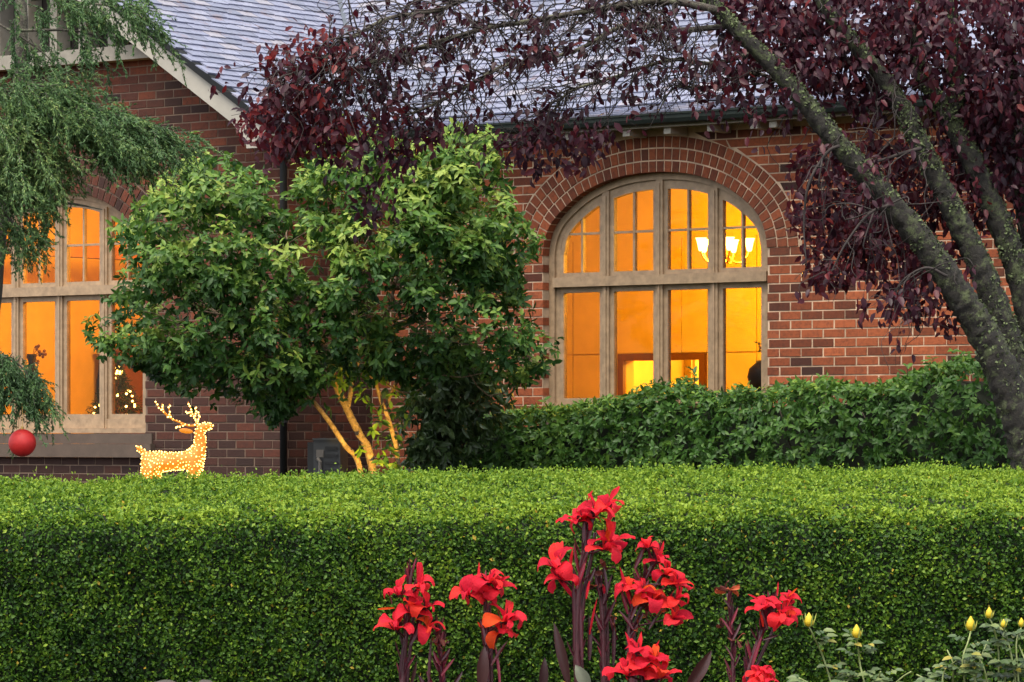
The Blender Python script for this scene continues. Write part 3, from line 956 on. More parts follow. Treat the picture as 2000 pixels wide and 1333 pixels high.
# chandelier
cx, czz = loc(1413, 482, 1.75)
ch = empty("chandelier", tuple(hw(cx, 1.75, 4.34)), -TH)
tag(ch, "brass chandelier with glowing glass shades inside the arched window", "chandelier")
hz = czz - 4.34
b = MB(); b.lathe([(.012, hz + .1), (.012, 0)], seg=8); b.lathe([(.06, -.04), (.07, -.005)], seg=14); b.build("rod", M["brass"], ch, False)
b = MB(); b.lathe([(.004, hz - .16), (.03, hz - .13), (.02, hz - .1), (.05, hz - .05), (.03, hz), (.045, hz + .08), (.015, hz + .16)], seg=14); b.build("body", M["brass"], ch, False)
M["shade"] = emit_mat("lit_shade", (1.0, .66, .2), 2.6)
for k in range(5):
    a = k * 2 * math.pi / 5 + .5
    dx, dy = math.cos(a), math.sin(a)
    b = MB(); b.tube([(dx * .02, dy * .02, hz - .05), (dx * .1, dy * .1, hz - .15), (dx * .18, dy * .18, hz - .16), (dx * .24, dy * .24, hz - .1), (dx * .26, dy * .26, hz - .05)], .009, 6, res=5)
    arm = b.build("arm", M["brass"], ch, False)
    b = MB(); b.lathe([(.018, -.05), (.026, -.035), (.032, 0), (.041, .04), (.048, .065), (.056, .08), (.05, .08), (.036, .035), (.012, -.03)], (dx * .26, dy * .26, hz), 14)
    b.build("shade", M["shade"], ch, False)
lamp("chandelier_light", (0, 0, hz + .06), 125, WARM, .18, ch)
lamp("doorway_light", tuple(hw(dx0 + .5, 4.5, 2.6)), 40, (1, .5, .06), .1)

b = MB(); b.lathe([(.05, -.1), (.13, -.06), (.14, -.02), (.05, 0)], seg=16)
dl = b.build("ceiling_lamp", M["shade"], None, False); dl.location = tuple(hw(dx0 + .5, 4.5, 2.9)); tag(dl, "round ceiling lamp in the far room behind the doorway", "lamp")
# wing room
WB = 2.2
part("room_wall", M["plaster"], (-10.3, -5.15, WB, WB + .1, .9, 4.34), (-10.4, -10.3, WY + .32, WB, .9, 4.34), (-5.25, -5.15, WY + .32, WB - .001, .9, 4.34))
part("room_wall", M["plaster"], (-10.3, -9.3, WY + .302, WY + .33, .9, 4.34), (-6.5, -5.25, WY + .302, WY + .33, .9, 4.34))
part("room_ceiling", M["plaster"], (-10.4, -5.15, WY + .3, WB + .1, 4.345, 4.36)); part("room_floor", M["floorwood"], (-10.4, -5.15, WY + .3, WB + .1, .82, .895))
part("ceiling_beam", M["wood_dk"], (-9.0, -8.84, WY + .34, WB - .01, 3.42, 3.56))
lampo = empty("pendant_lamp", tuple(hw(-7.4, .3, 4.34)), -TH)
tag(lampo, "pendant lamp hanging in the room behind the conifer", "lamp")
b = MB(); b.lathe([(.006, -.35), (.006, 0)], seg=6); b.build("cord", M["brass"], lampo)
b = MB(); b.lathe([(.14, -.5), (.1, -.42), (.03, -.35)], seg=16); b.build("shade", M["shade"], lampo, False)
lamp("pendant_light", (0, 0, -.62), 120, (1, .42, .02), .15, lampo)
cx_, cz_ = loc(244, 690, 1.9)
cab = MB(); cab.box(cx_ - .16, cx_ + .16, 1.65, 2.15, .9, cz_ + .0); cab.box(cx_ - .18, cx_ + .18, 1.62, 2.18, cz_, cz_ + .05); cab.box(cx_ - .14, cx_ - .01, 1.635, 1.65, 1.0, cz_ - .1); cab.box(cx_ + .01, cx_ + .14, 1.635, 1.65, 1.0, cz_ - .1)
cab = cab.build("tall_cabinet", M["wood_dk"], None); cab.matrix_world = HM
tag(cab, "dark narrow wooden cabinet standing inside the left window", "cabinet")
# table, vases and Christmas tree inside the wing window
tbl = empty("side_table", tuple(hw(-7.85, -.55, .895)), -TH); tag(tbl, "dark long side table inside the left window", "table")
b = MB(); b.box(-.95, .95, -.25, .25, .70, .74); b.build("table_top", M["wood_dk"], tbl)
for sx in (-.88, .88):
    for sy in (-.2, .2):
        b = MB(); b.box(sx - .03, sx + .03, sy - .03, sy + .03, 0, .699); b.build("leg", M["wood_dk"], tbl)
def vase(px, py, d, h, r, label, sprigs, name="vase"):
    x, z = loc(px, py, d)
    base = .895 + .741
    v = empty(name, tuple(hw(x, d, base)), -TH); tag(v, label, "vase")
    H = z - base
    b = MB(); b.lathe([(r * .6, 0), (r * .5, .03), (r, H * .45), (r * .95, H * .6), (r * .45, H * .85), (r * .7, H), (r * .6, H), (r * .35, H * .84)], seg=16); b.build("body", M["black"], v, False)
    for k in range(sprigs):
        a = rng.normal(size=3) * [.09, .06, .06] + [.07, 0, H + .02]
        b = MB(); b.tube([(0, 0, H * .9), tuple(a * [.5, .5, 1]), tuple(a)], .004, 5); s = b.build("twig", M["wood_dk"], v)
        b = MB()
        for q in range(4): b.ball(a + rng.normal(size=3) * .02, .017, seg=7, rings=5)
        b.build("berry_cluster", M["wood_dk"], s)
    return v
vase(62, 692, -.6, .4, .075, "black vase holding dark berry sprigs inside the left window", 6)
vase(199, 693, -.55, .4, .06, "slim black vase beside the small Christmas tree", 0)
xt, zt = loc(228, 705, -.62)
xm_ = empty("christmas_tree", tuple(hw(xt, -.62, 1.637)), -TH); tag(xm_, "small dark Christmas tree with fairy lights inside the left window", "christmas tree")
b = MB(); b.lathe([(.012, 0), (.008, zt - 1.65)], seg=6); b.lathe([(.09, 0), (.1, .05), (.07, .1)], seg=12); b.build("trunk", M["wood_dk"], xm_)
Lv = Leaves(); n = 5200; Hh = zt - 1.637
t = rng.random(n) ** 1.4; a = rng.random(n) * 6.283; R = .3 * (1 - t) * np.sqrt(rng.random(n)) * (1 + .35 * np.sin(a * 5 + t * 25)) + .01
p = np.stack([R * np.cos(a), R * np.sin(a), .06 + t * (Hh - .06) - R * .25], -1)
Lv.add(p, np.stack([np.cos(a), np.sin(a), -.25 + .5 * rng.normal(size=n)], -1) + .4 * rng.normal(size=(n, 3)), rng.normal(size=(n, 3)), .05, .008, rng.random(n))
o = link(bpy.data.objects.new("needles", leaf_mesh("needles", Lv.cat(), LEAF4, M["leaf_xmas"])), xm_); o["kind"] = "stuff"
M["fairy"] = emit_mat("fairy_bulb", (1.0, .5, .1), 6.0, False)
fb = MB(); fb.ball((0, 0, 0), .012, seg=8, rings=5); fbm = fb.mesh("bulb", M["fairy"], False)
for k in range(46):
    t = rng.random() ** 1.3; a = rng.random() * 6.283; R = .3 * (1 - t) * .95 + .012
    ob = bpy.data.objects.new("bulb", fbm); link(ob, xm_); ob.location = (R * math.cos(a), R * math.sin(a), .06 + t * (Hh - .08) - R * .2)
# round vase and sprig inside the main window
xv, zv = loc(1486, 735, .55)
tb2 = empty("console_table", tuple(hw(xv - .1, .62, .895)), -TH); tag(tb2, "dark console table under the round vase in the main window", "table")
zt2 = zv - .15 - .895
b = MB(); b.box(-.4, .4, -.18, .18, zt2 - .04, zt2); b.build("table_top", M["wood_dk"], tb2)
for sx in (-.35, .35):
    for sy in (-.14, .14):
        b = MB(); b.box(sx - .02, sx + .02, sy - .02, sy + .02, 0, zt2 - .041); b.build("leg", M["wood_dk"], tb2)
vs = empty("round_vase", tuple(hw(xv, .6, .895 + zt2 + .001)), -TH); tag(vs, "round dark glass vase with a thin sprig inside the chandelier window", "vase")
b = MB(); b.lathe([(.07, 0), (.13, .05), (.158, .14), (.14, .22), (.08, .275), (.07, .3), (.06, .3), (.07, .27)], seg=20); b.build("body", M["black"], vs, False)
for k in range(4):
    b = MB(); e = np.array([-.02 + .03 * k - .04, .01 * k, .46 + .02 * rng.normal()]); b.tube([(0, 0, .2), (0, 0, .36), tuple(e)], .004, 5); tw = b.build("sprig", M["wood_dk"], vs)
    L2 = Leaves(); p = np.repeat(e[None], 4, 0) - [[0, 0, .01 * q] for q in range(4)]; L2.add(p, rng.normal(size=(4, 3)), rng.normal(size=(4, 3)), .05, .02, .3)
    ob = link(bpy.data.objects.new("sprig_leaf", leaf_mesh("sprig_leaf", L2.cat(), LEAF6, M["leaf_dark"])), tw)
# ------------------------------------------------------------------ clipped box hedge
HX0, HX1 = -4.3, 4.3
PR = np.array([(22.6, -.16), (22.57, .05), (22.56, .35), (22.56, .65), (22.58, .86), (22.63, .965), (22.74, 1.03), (22.95, 1.075), (23.3, 1.125), (23.7, 1.18), (24.05, 1.225), (24.22, 1.23), (24.36, 1.17), (24.45, 1.0), (24.48, .74)])
PS = np.concatenate([[0], np.cumsum(np.hypot(*np.diff(PR, axis=0).T))])
PT = nrmz(np.gradient(PR, axis=0)); PN = np.stack([-PT[:, 1], PT[:, 0]], -1)
def hedge_surface(x, s):
    y = np.interp(s, PS, PR[:, 0]); z = np.interp(s, PS, PR[:, 1])
    ny = np.interp(s, PS, PN[:, 0]); nz = np.interp(s, PS, PN[:, 1])
    n = nrmz(np.stack([np.zeros_like(x), ny, nz], -1))
    z = z + .0095 * x * np.clip(z, 0, 1)
    p = np.stack([x, y, z], -1)
    d = .024 * wob(p, 2.2, 1) + .018 * wob(p, 7, 2) + .014 * wob(p, 18, 4)
    return p + n * d[:, None], n
hedge = empty("box_hedge", (0, 23.4, 0)); tag(hedge, "long clipped box hedge with small bright leaves across the garden", "hedge")
gx_ = np.linspace(HX0, HX1, 130); gs_ = np.linspace(0, PS[-1], 46)
A, B = np.meshgrid(gx_, gs_)
p, n = hedge_surface(A.ravel(), B.ravel())
core = p - n * .05
nxg = len(gx_)
F = [(j * nxg + i, j * nxg + i + 1, (j + 1) * nxg + i + 1, (j + 1) * nxg + i) for j in range(len(gs_) - 1) for i in range(nxg - 1)]
o = link(bpy.data.objects.new("twig_core", mesh_from("twig_core", core, F, None, [M["core"]], None, False)), hedge); o.matrix_basis = hedge.matrix_basis.inverted()
HL = Leaves()
def hedge_leaves(n, s0, s1, deep):
    x = HX0 + (HX1 - HX0) * rng.random(n); s = s0 + (s1 - s0) * rng.random(n)
    p, nn = hedge_surface(x, s)
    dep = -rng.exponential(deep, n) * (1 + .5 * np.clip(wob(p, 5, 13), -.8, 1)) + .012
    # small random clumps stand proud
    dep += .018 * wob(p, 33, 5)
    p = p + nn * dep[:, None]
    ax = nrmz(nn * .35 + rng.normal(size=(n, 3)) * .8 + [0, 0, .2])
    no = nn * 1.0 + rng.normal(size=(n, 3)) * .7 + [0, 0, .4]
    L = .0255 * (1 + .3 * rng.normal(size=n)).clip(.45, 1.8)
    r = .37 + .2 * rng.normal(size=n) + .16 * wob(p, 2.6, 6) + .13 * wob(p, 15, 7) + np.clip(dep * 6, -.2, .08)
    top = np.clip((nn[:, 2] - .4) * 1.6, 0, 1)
    r = r + .39 * top                                    # new growth on the clipped top, lightened further for light from above
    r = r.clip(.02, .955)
    odd = rng.random(n) < .006
    r[odd] = .998
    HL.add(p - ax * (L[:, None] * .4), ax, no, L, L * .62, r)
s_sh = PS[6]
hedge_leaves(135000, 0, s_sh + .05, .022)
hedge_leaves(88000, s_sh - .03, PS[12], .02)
# soft new shoots along the top
n = 2600
x = HX0 + (HX1 - HX0) * rng.random(n); s = PS[7] + (PS[12] - PS[7]) * rng.random(n) ** .6
p, nn = hedge_surface(x, s)
for k in range(6):
    h = .012 + (.045 + .05 * (rng.random(n) < .06)) * rng.random(n) * (k + 1) / 6
    q = p + np.stack([rng.normal(size=n) * .006, rng.normal(size=n) * .006, h], -1)
    HL.add(q, rng.normal(size=(n, 3)) * .6 + [0, 0, .55], rng.normal(size=(n, 3)) * .6 + [0, -.3, .8], .022, .013, (.8 + .1 * rng.normal(size=n)).clip(.4, .955))
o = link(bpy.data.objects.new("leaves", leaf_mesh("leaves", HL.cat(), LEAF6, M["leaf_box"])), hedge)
o.matrix_basis = hedge.matrix_basis.inverted(); o["kind"] = "stuff"

# ------------------------------------------------------------------ helpers for leafy shoots
def rosettes(Lv, pos, axis, nl, L, W, r, droop=.35, spread=(45, 85), back=.0):
    N = len(pos)
    axis = nrmz(axis)
    ref = nrmz(rng.normal(size=(N, 3)))
    s = nrmz(np.cross(axis, ref)); t = np.cross(axis, s)
    for k in range(nl):
        a = k * 2.4 + rng.random(N) * .7
        rad = s * np.cos(a)[:, None] + t * np.sin(a)[:, None]
        sp = np.radians(spread[0] + (spread[1] - spread[0]) * rng.random(N))[:, None]
        ax = axis * np.cos(sp) + rad * np.sin(sp) + np.array([0, 0, -droop]) * (0.5 + rng.random((N, 1)))
        no = axis * np.sin(sp) - rad * np.cos(sp) + np.array([0, -.25, .35]) + .25 * rng.normal(size=(N, 3))
        LL = L * (1 + .2 * rng.normal(size=N)).clip(.55, 1.5)
        Lv.add(pos - axis * (k * L * .14), ax, no, LL, LL * W / L * (1 + .12 * rng.normal(size=N)), (r + .12 * rng.normal(size=N)).clip(.01, .965))

def branch(mb, p0, p1, r0, r1, sag=.0, sides=6, kink=.04, n=5, rough=.05):
    p0, p1 = np.asarray(p0, float), np.asarray(p1, float)
    t = np.linspace(0, 1, n)[:, None]
    pts = p0 + (p1 - p0) * t
    L = np.linalg.norm(p1 - p0)
    pts[1:-1] += rng.normal(size=(n - 2, 3)) * kink * L
    pts[:, 2] -= sag * L * (np.sin(t[:, 0] * math.pi))
    mb.tube(pts, np.linspace(r0, r1, n), sides, rough=rough, res=3)
    return pts

# ------------------------------------------------------------------ green shrub in front of the house
SY = 33.2
shrub = empty("camellia_shrub", tuple(P(735, 960, SY) * [1, 1, 0] + [0, 0, .74])); tag(shrub, "big green glossy-leaved shrub with leaning trunks in front of the house", "shrub")
SIL = [(290, 385), (330, 320), (400, 285), (470, 318), (520, 335), (545, 415), (572, 415), (585, 330), (610, 290), (650, 245), (720, 262), (800, 270), (880, 245), (945, 250), (985, 320), (1000, 400), (1055, 455), (1050, 500), (1015, 540), (1030, 590), (1085, 625), (1092, 690), (1060, 735), (1015, 770),
       (960, 740), (900, 720), (830, 765), (760, 740), (690, 735), (640, 745), (590, 790), (545, 835), (500, 800), (420, 775), (340, 765), (290, 730), (230, 700), (155, 650), (190, 590), (230, 560), (240, 500), (225, 440), (265, 400)]
def poly_dist(q, poly):
    poly = np.asarray(poly, float)
    d = np.full(len(q), 1e9)
    for i in range(len(poly)):
        a, b = poly[i], poly[(i + 1) % len(poly)]
        t = np.clip(((q - a) @ (b - a)) / ((b - a) @ (b - a)), 0, 1)
        d = np.minimum(d, np.linalg.norm(q - (a + t[:, None] * (b - a)), axis=1))
    return d
def crown_points(poly, n, Yc, depth, rmax, shell=.55):
    q = sample_poly(poly, n)
    d = poly_dist(q, poly)
    k = np.sqrt(np.clip(1 - (1 - np.clip(d / rmax, 0, 1)) ** 2, 0, 1))
    front = rng.random(n) < shell
    w = np.where(front, -1 + .35 * rng.random(n) ** 1.5, -1 + 2 * rng.random(n))
    Y = Yc + depth * k * w
    return np.array([P(a, b, y) for (a, b), y in zip(q, Y)]), k, w
SL = Leaves()
cen, k_, w_ = crown_points(SIL, 300, SY, 1.25, 210, .6)
wood = MB()
tr_pts = {}
trunk_specs = [([(742, 950), (722, 890), (700, 845), (678, 800), (655, 750), (640, 690), (600, 600), (560, 500)], [.04, .038, .036, .034, .031, .028, .023, .016], 0),
               ([(720, 950), (700, 905), (675, 872), (640, 820), (600, 770), (540, 700), (450, 600), (390, 520)], [.027, .026, .024, .022, .02, .018, .014, .01], -.2),
               ([(784, 950), (776, 890), (765, 840), (752, 800), (742, 775), (735, 720), (760, 600), (800, 460)], [.024, .023, .022, .02, .018, .017, .015, .011], -.1),
               ([(752, 800), (775, 745), (810, 700), (860, 640), (930, 560), (960, 470)], [.018, .018, .017, .015, .013, .01], .3),
               ([(678, 800), (690, 740), (700, 680), (690, 560), (680, 420), (670, 340)], [.024, .024, .022, .019, .015, .01], .2)]
allnodes = []
for spec, rad, dy in trunk_specs:
    pts = np.array([P(a, c, SY + dy * min(1, i / 3)) for i, (a, c) in enumerate(spec)])
    if spec[0][1] > 900: pts[0, 2] = .7
    tb = MB(); tb.tube(pts, rad, 10, rough=.05, res=6)
    wchild("trunk", tb, M["bark_shrub"], shrub, False)
    sp, rr = catmull(pts, rad, 4)
    allnodes += [(a, b) for a, b, i in zip(sp, rr, range(len(sp))) if i > len(sp) * .35 and a[2] > 1.98]
np_nodes = np.array([a for a, _ in allnodes]); nr = np.array([b for _, b in allnodes])
for c in cen:
    d = np.linalg.norm(np_nodes - c, axis=1) + np.where(np_nodes[:, 2] > c[2], .5, 0)
    i = int(np.argmin(d))
    branch(wood, np_nodes[i], c, min(nr[i] * .6, .014), .004, sag=-.05, kink=.06)
wchild("branches", wood, M["bark_shrub"], shrub, False)["kind"] = "stuff"
for c, kk in zip(cen, k_):
    R = rng.uniform(.14, .34)
    m = int(rng.uniform(14, 26))
    d = nrmz(rng.normal(size=(m, 3)) + [0, -.35, .3])
    pos = c + d * R * (.45 + .6 * rng.random((m, 1)))
    q = proj(pos)
    ok = in_poly(q[:, 0], q[:, 1], SIL) | (rng.random(m) < .12)
    pos, d = pos[ok], d[ok]
    if len(pos) == 0: continue
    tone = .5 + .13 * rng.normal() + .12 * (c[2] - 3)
    rosettes(SL, pos, d + [0, -.2, .35], 6, .074 * rng.uniform(.75, 1.25), .035, np.clip(tone + .28 * (d[:, 2]), .03, .93), droop=.4, spread=(35, 85))  # upward shoots toned lighter: top light put into the leaf colour
# inner leaves so the crown is not hollow
pin, k2, w2 = crown_points(SIL, 620, SY + .1, 1.15, 200, .2)
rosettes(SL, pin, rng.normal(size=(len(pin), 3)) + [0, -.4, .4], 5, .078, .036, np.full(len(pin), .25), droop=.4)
# low lit sprigs round the trunks
low = np.array([P(px, py, SY - .1 + .3 * rng.random()) for px, py in [(660, 690), (690, 700), (705, 755), (720, 790), (735, 800), (745, 820), (730, 840), (765, 800), (790, 790), (760, 850), (770, 880), (705, 880), (740, 900), (760, 915), (800, 900), (780, 770), (820, 760), (840, 730), (690, 930), (755, 930), (700, 770), (715, 775), (728, 815), (750, 795), (745, 845), (735, 865), (755, 870), (775, 850), (785, 830), (770, 765), (800, 775), (815, 800), (795, 820), (720, 745), (740, 735), (680, 750), (665, 775), (640, 800), (775, 910), (750, 890)]]); low[:, 1] -= .12
rosettes(SL, low, rng.normal(size=(len(low), 3)) * .6 + [0, -.3, .5], 5, .085, .042, np.full(len(low), .5))
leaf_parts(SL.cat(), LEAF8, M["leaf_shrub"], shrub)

# dark drooping shrub low at the wall
DY = 34.6
dsh = empty("dark_shrub", tuple(P(865, 960, DY) * [1, 1, 0] + [0, 0, .74])); tag(dsh, "dark drooping shrub low against the brick wall, right of the lit trunks", "shrub")
DS = [(800, 760), (850, 715), (930, 690), (965, 740), (972, 790), (945, 820), (940, 860), (880, 880), (872, 935), (800, 935), (785, 860)]
DL = Leaves()
cen, k_, w_ = crown_points(DS, 62, DY, .45, 80, .6)
wood = MB()
for c in cen: branch(wood, P(850 + 20 * rng.normal(), 950, DY), c, .012, .003, sag=-.12)
wchild("branches", wood, M["twig"], dsh, False)["kind"] = "stuff"
for c in cen:
    m = 9
    pos = c + rng.normal(size=(m, 3)) * .1
    rosettes(DL, pos, rng.normal(size=(m, 3)) * .5 + [.35, -.3, -.1], 6, .1, .042, np.full(m, .4 + .15 * rng.normal()), droop=.7, spread=(25, 65))
leaf_parts(DL.cat(), LEAF8, M["leaf_dark"], dsh, n_obj=120)

# ------------------------------------------------------------------ laurel hedge under the main window
lau = empty("laurel_hedge", tuple(hw(0, -.9, .74)), 0); tag(lau, "loose green laurel hedge growing under the arched window", "hedge")
LT = np.array([(940, 806), (985, 804), (1010, 800), (1060, 794), (1120, 788), (1180, 783), (1240, 774), (1280, 755), (1340, 742), (1375, 752), (1400, 772), (1440, 760), (1500, 765), (1560, 752), (1620, 745), (1690, 748), (1740, 735), (1790, 722), (1840, 712), (1885, 696), (1925, 715), (1960, 750), (2010, 770), (2060, 760)]) + [0, 9]
def laurel_top(x, y):
    w = hw(0, 0, 0)[None] + x[:, None] * HU + y[:, None] * HV
    q = 1000 + w[:, 0] / w[:, 1] * FPX
    return CZ + (YH - np.interp(q, LT[:, 0], LT[:, 1])) / FPX * w[:, 1], q
LL_ = Leaves(); wood = MB()
def laurel_shoots(n, face):
    if face == 'front':
        x = rng.uniform(-2.95, 3.3, n); y = -1.35 + .12 * rng.normal(size=n); zt_, q = laurel_top(x, y); z = .8 + (zt_ - .8) * rng.random(n) ** .85
        y = y + .35 * np.clip((z - zt_ + .25) / .25, 0, 1) ** 2
        ax = np.stack([.0 * x, 0 * x - 1, .45 + 0 * x], -1)
    elif face == 'top':
        x = rng.uniform(-2.95, 3.3, n); y = rng.uniform(-1.3, -.3, n); zt_, q = laurel_top(x, y); z = zt_ + .03 * rng.normal(size=n) - .02
        ax = np.stack([.0 * x, 0 * x - .35, 1 + 0 * x], -1)
    else:
        y = rng.uniform(-1.35, -.3, n); x = -2.95 + .1 * rng.normal(size=n); zt_, q = laurel_top(x, y); z = .8 + (zt_ - .8) * rng.random(n); ax = np.stack([-1 + 0 * x, -.3 + 0 * x, .4 + 0 * x], -1)
    pw = HP + x[:, None] * HU + y[:, None] * HV; pw[:, 2] = z
    bulge = .06 * wob(pw, 4.5, 8) + .05 * wob(pw, 11, 9)
    axw = ax[:, :1] * HU + ax[:, 1:2] * HV + np.array([0, 0, 1]) * ax[:, 2:]
    pw = pw + nrmz(axw) * bulge[:, None]
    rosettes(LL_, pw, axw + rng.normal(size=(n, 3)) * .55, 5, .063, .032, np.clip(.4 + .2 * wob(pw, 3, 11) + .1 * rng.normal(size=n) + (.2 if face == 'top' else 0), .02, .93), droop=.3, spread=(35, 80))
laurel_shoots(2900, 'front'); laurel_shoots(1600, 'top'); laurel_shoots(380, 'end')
# a few taller shoots
for px, py in ((1275, 755), (1340, 738), (1355, 728), (1390, 765), (1440, 755), (1560, 742), (1600, 738), (1770, 715), (1820, 700), (1880, 690)):
    x, z = loc(px, py, -.8); pb = hw(x, -.8, z - .25); pt = hw(x + .02, -.82, z)
    branch(wood, pb, pt, .006, .003)
    t = np.linspace(.2, 1, 4)[:, None]
    rosettes(LL_, pb + (pt - pb) * t, np.repeat([[0, -.3, 1.0]], 4, 0), 4, .08, .04, np.full(4, .6), spread=(35, 70))
for k in range(60):
    x = rng.uniform(-2.8, 3.2); branch(wood, hw(x, -.8, .75), hw(x + .15 * rng.normal(), -.8 + .3 * rng.normal(), 1.6 + .2 * rng.random()), .012, .004)
wchild("branches", wood, M["twig"], lau, False)["kind"] = "stuff"
cb = MB()
xs2 = np.linspace(-2.8, 3.25, 40); ztp, _ = laurel_top(xs2, np.full(40, -.8))
for i in range(39):
    a, b2 = xs2[i], xs2[i + 1]
    za, zb_ = ztp[i] - .16, ztp[i + 1] - .16
    v = [hw(a, -1.1, .7), hw(b2, -1.1, .7), hw(b2, -.4, .7), hw(a, -.4, .7), hw(a, -1.1, za), hw(b2, -1.1, zb_), hw(b2, -.4, zb_), hw(a, -.4, za)]
    cb.add(v, [(4, 5, 6, 7), (0, 1, 5, 4), (2, 3, 7, 6)] + ([(3, 0, 4, 7)] if i == 0 else []))
wchild("twig_core", cb, M["core"], lau)
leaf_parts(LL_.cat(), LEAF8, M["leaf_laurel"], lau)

# ------------------------------------------------------------------ purple-leaved plum tree
TY = 29.0
plum = empty("plum_tree", tuple(P(2010, 960, TY) * [1, 1, 0] + [0, 0, .74])); tag(plum, "purple-leaved plum tree with lichen-covered leaning limbs at the right", "tree")
PXM = TY / FPX
limbs = [([(2040, 1010), (2015, 900), (1985, 800), (1940, 690), (1895, 610), (1850, 540), (1800, 470), (1740, 400), (1690, 340), (1640, 285), (1595, 230), (1545, 170), (1490, 110), (1430, 50), (1380, 0), (1300, -40)],
          [72, 60, 52, 48, 44, 40, 38, 35, 33, 30, 28, 25, 22, 20, 17, 13], 0),
         ([(2005, 790), (1975, 690), (1945, 600), (1905, 500), (1870, 430), (1835, 360), (1800, 290), (1770, 225), (1730, 160), (1680, 100), (1620, 30), (1580, -40)],
          [48, 44, 40, 36, 34, 31, 29, 27, 24, 21, 18, 14], .25),
         ([(2030, 760), (2015, 640), (1985, 520), (1950, 430), (1915, 350), (1880, 280), (1840, 210), (1800, 150), (1790, 80), (1800, -40)],
          [46, 42, 36, 34, 32, 29, 25, 21, 17, 13], .5),
         ([(1850, 235), (1868, 180), (1862, 110), (1855, 40), (1860, -40)], [20, 22, 20, 17, 14], .45),
         ([(2030, 560), (2005, 450), (1990, 330), (1985, 200), (1960, 60), (1940, -40)], [30, 27, 24, 20, 16, 12], .9)]
lich = Leaves()
limb_nodes = []
for spec, rad, dy in limbs:
    pts = np.array([P(a, c, TY + dy) for a, c in spec]); rr = np.array(rad) * PXM * .66
    if spec[0][1] > 1000: pts[0, 2] = .72
    tb = MB(); tb.tube(pts, rr, 20, rough=.085, res=14)
    wchild("limb" if spec[0][1] < 1000 else "trunk", tb, M["bark_plum"], plum, False)
    sp, r2 = catmull(pts, rr, 30)
    limb_nodes.append((sp, r2))
    dirs = nrmz(np.gradient(sp, axis=0))
    m = 5200 if spec[0][0] > 1900 else 1100
    idx = rng.integers(0, len(sp), m)
    s_ = nrmz(np.cross(dirs[idx], [0, 1, 0])); t_ = np.cross(dirs[idx], s_)
    a = rng.random(m) * 6.283
    nn = s_ * np.cos(a)[:, None] + t_ * np.sin(a)[:, None]
    pos = sp[idx] + nn * (r2[idx] * .97)[:, None]
    keep = wob(pos, 7, 12) + .6 * wob(pos, 19, 3) + .45 * nn[:, 0] + .2 * nn[:, 2] > .12
    pos, nn = pos[keep], nn[keep]; m = len(pos)
    lich.add(pos, rng.normal(size=(m, 3)) + nn * .5, nn + .45 * rng.normal(size=(m, 3)), .016 + .022 * rng.random(m), .012 + .018 * rng.random(m), rng.random(m))
o = link(bpy.data.objects.new("lichen", leaf_mesh("lichen", lich.cat(), LEAF6, M["lichen"])), plum); o.matrix_basis = plum.matrix_basis.inverted(); o["kind"] = "stuff"
# long arching branches over the roof, twigs hanging from them
arch_br = [([(1400, 20), (1300, 5), (1180, 10), (1050, 30), (930, 60), (800, 95), (700, 125), (640, 160), (600, 215)], [15, 13, 11, 10, 9, 8, 7, 5, 3], -.3),
           ([(1430, 50), (1340, 45), (1230, 60), (1120, 95), (1020, 130), (920, 165), (830, 200), (770, 245), (740, 300)], [12, 10, 9, 8, 7, 6, 5, 4, 2], .1),
           ([(1300, -30), (1150, -25), (1000, -10), (860, 20), (760, 40), (690, 70), (640, 110), (560, 150)], [12, 10, 9, 8, 7, 6, 5, 3], -.6),
           ([(1480, 100), (1400, 105), (1300, 120), (1200, 150), (1120, 190), (1060, 235), (1010, 290)], [9, 8, 7, 6, 5, 4, 2], .3),
           ([(1545, 170), (1470, 150), (1390, 160), (1320, 190), (1280, 230)], [8, 7, 5, 4, 2], .2),
           ([(1640, 285), (1600, 300), (1570, 350), (1560, 430), (1575, 520)], [7, 6, 5, 4, 2], -.2),
           ([(1740, 400), (1690, 420), (1650, 470), (1620, 540)], [7, 6, 4, 2], -.25),
           ([(1850, 540), (1800, 520), (1760, 550), (1745, 620)], [6, 5, 4, 2], -.25),
           ([(1800, 290), (1750, 300), (1700, 340), (1680, 420)], [8, 6, 4, 2], .1)]
PL = Leaves(); tw = MB(); thick = MB()
tips = []
def plum_twigs(sp, rr, count, ln, lo=0.08):
    for _ in range(count):
        i = int(rng.uniform(lo, 1) * (len(sp) - 1))
        d = nrmz(np.array([rng.normal(-.35, .6), rng.normal(0, .55), rng.normal(-.55, .55)]))
        L = ln * rng.uniform(.35, 1.0)
        e = sp[i] + d * L + [0, 0, -.15 * L]
        pe = proj(e)
        if pe[1] > (330 if pe[0] < 1180 else 235) and pe[0] < 1530: continue
        pts = branch(tw, sp[i], e, max(.003, min(rr[i] * .5, .007)), .002, sag=-.1, kink=.08, n=5, sides=4)
        tips.append(pts)
        if rng.random() < .65:
            e2 = pts[2] + nrmz(rng.normal(size=3) + [-.2, 0, -.4]) * L * .55
            tips.append(branch(tw, pts[2], e2, .003, .0015, kink=.1, n=4, sides=4))
for spec, rad, dy in arch_br:
    pts = np.array([P(a, c, TY + dy) for a, c in spec]); pts[1:-1] += rng.normal(size=(len(pts) - 2, 3)) * .03
    b = MB(); b.tube(pts, np.array(rad) * PXM * .52, 8, rough=.06, res=6)
    wchild("branch", b, M["twig_lichen"] if spec[0][1] < 180 else M["twig_plum"], plum, False)
    sp, r2 = catmull(pts, np.array(rad) * PXM * .6, 8)
    plum_twigs(sp, r2, int(len(spec) * (20 if spec[0][1] < 180 else 3)), .75)
for sp, r2 in limb_nodes[:3]:
    plum_twigs(sp, r2, 24, .6, .4)
wchild("twigs", tw, M["twig_plum"], plum, False)["kind"] = "stuff"
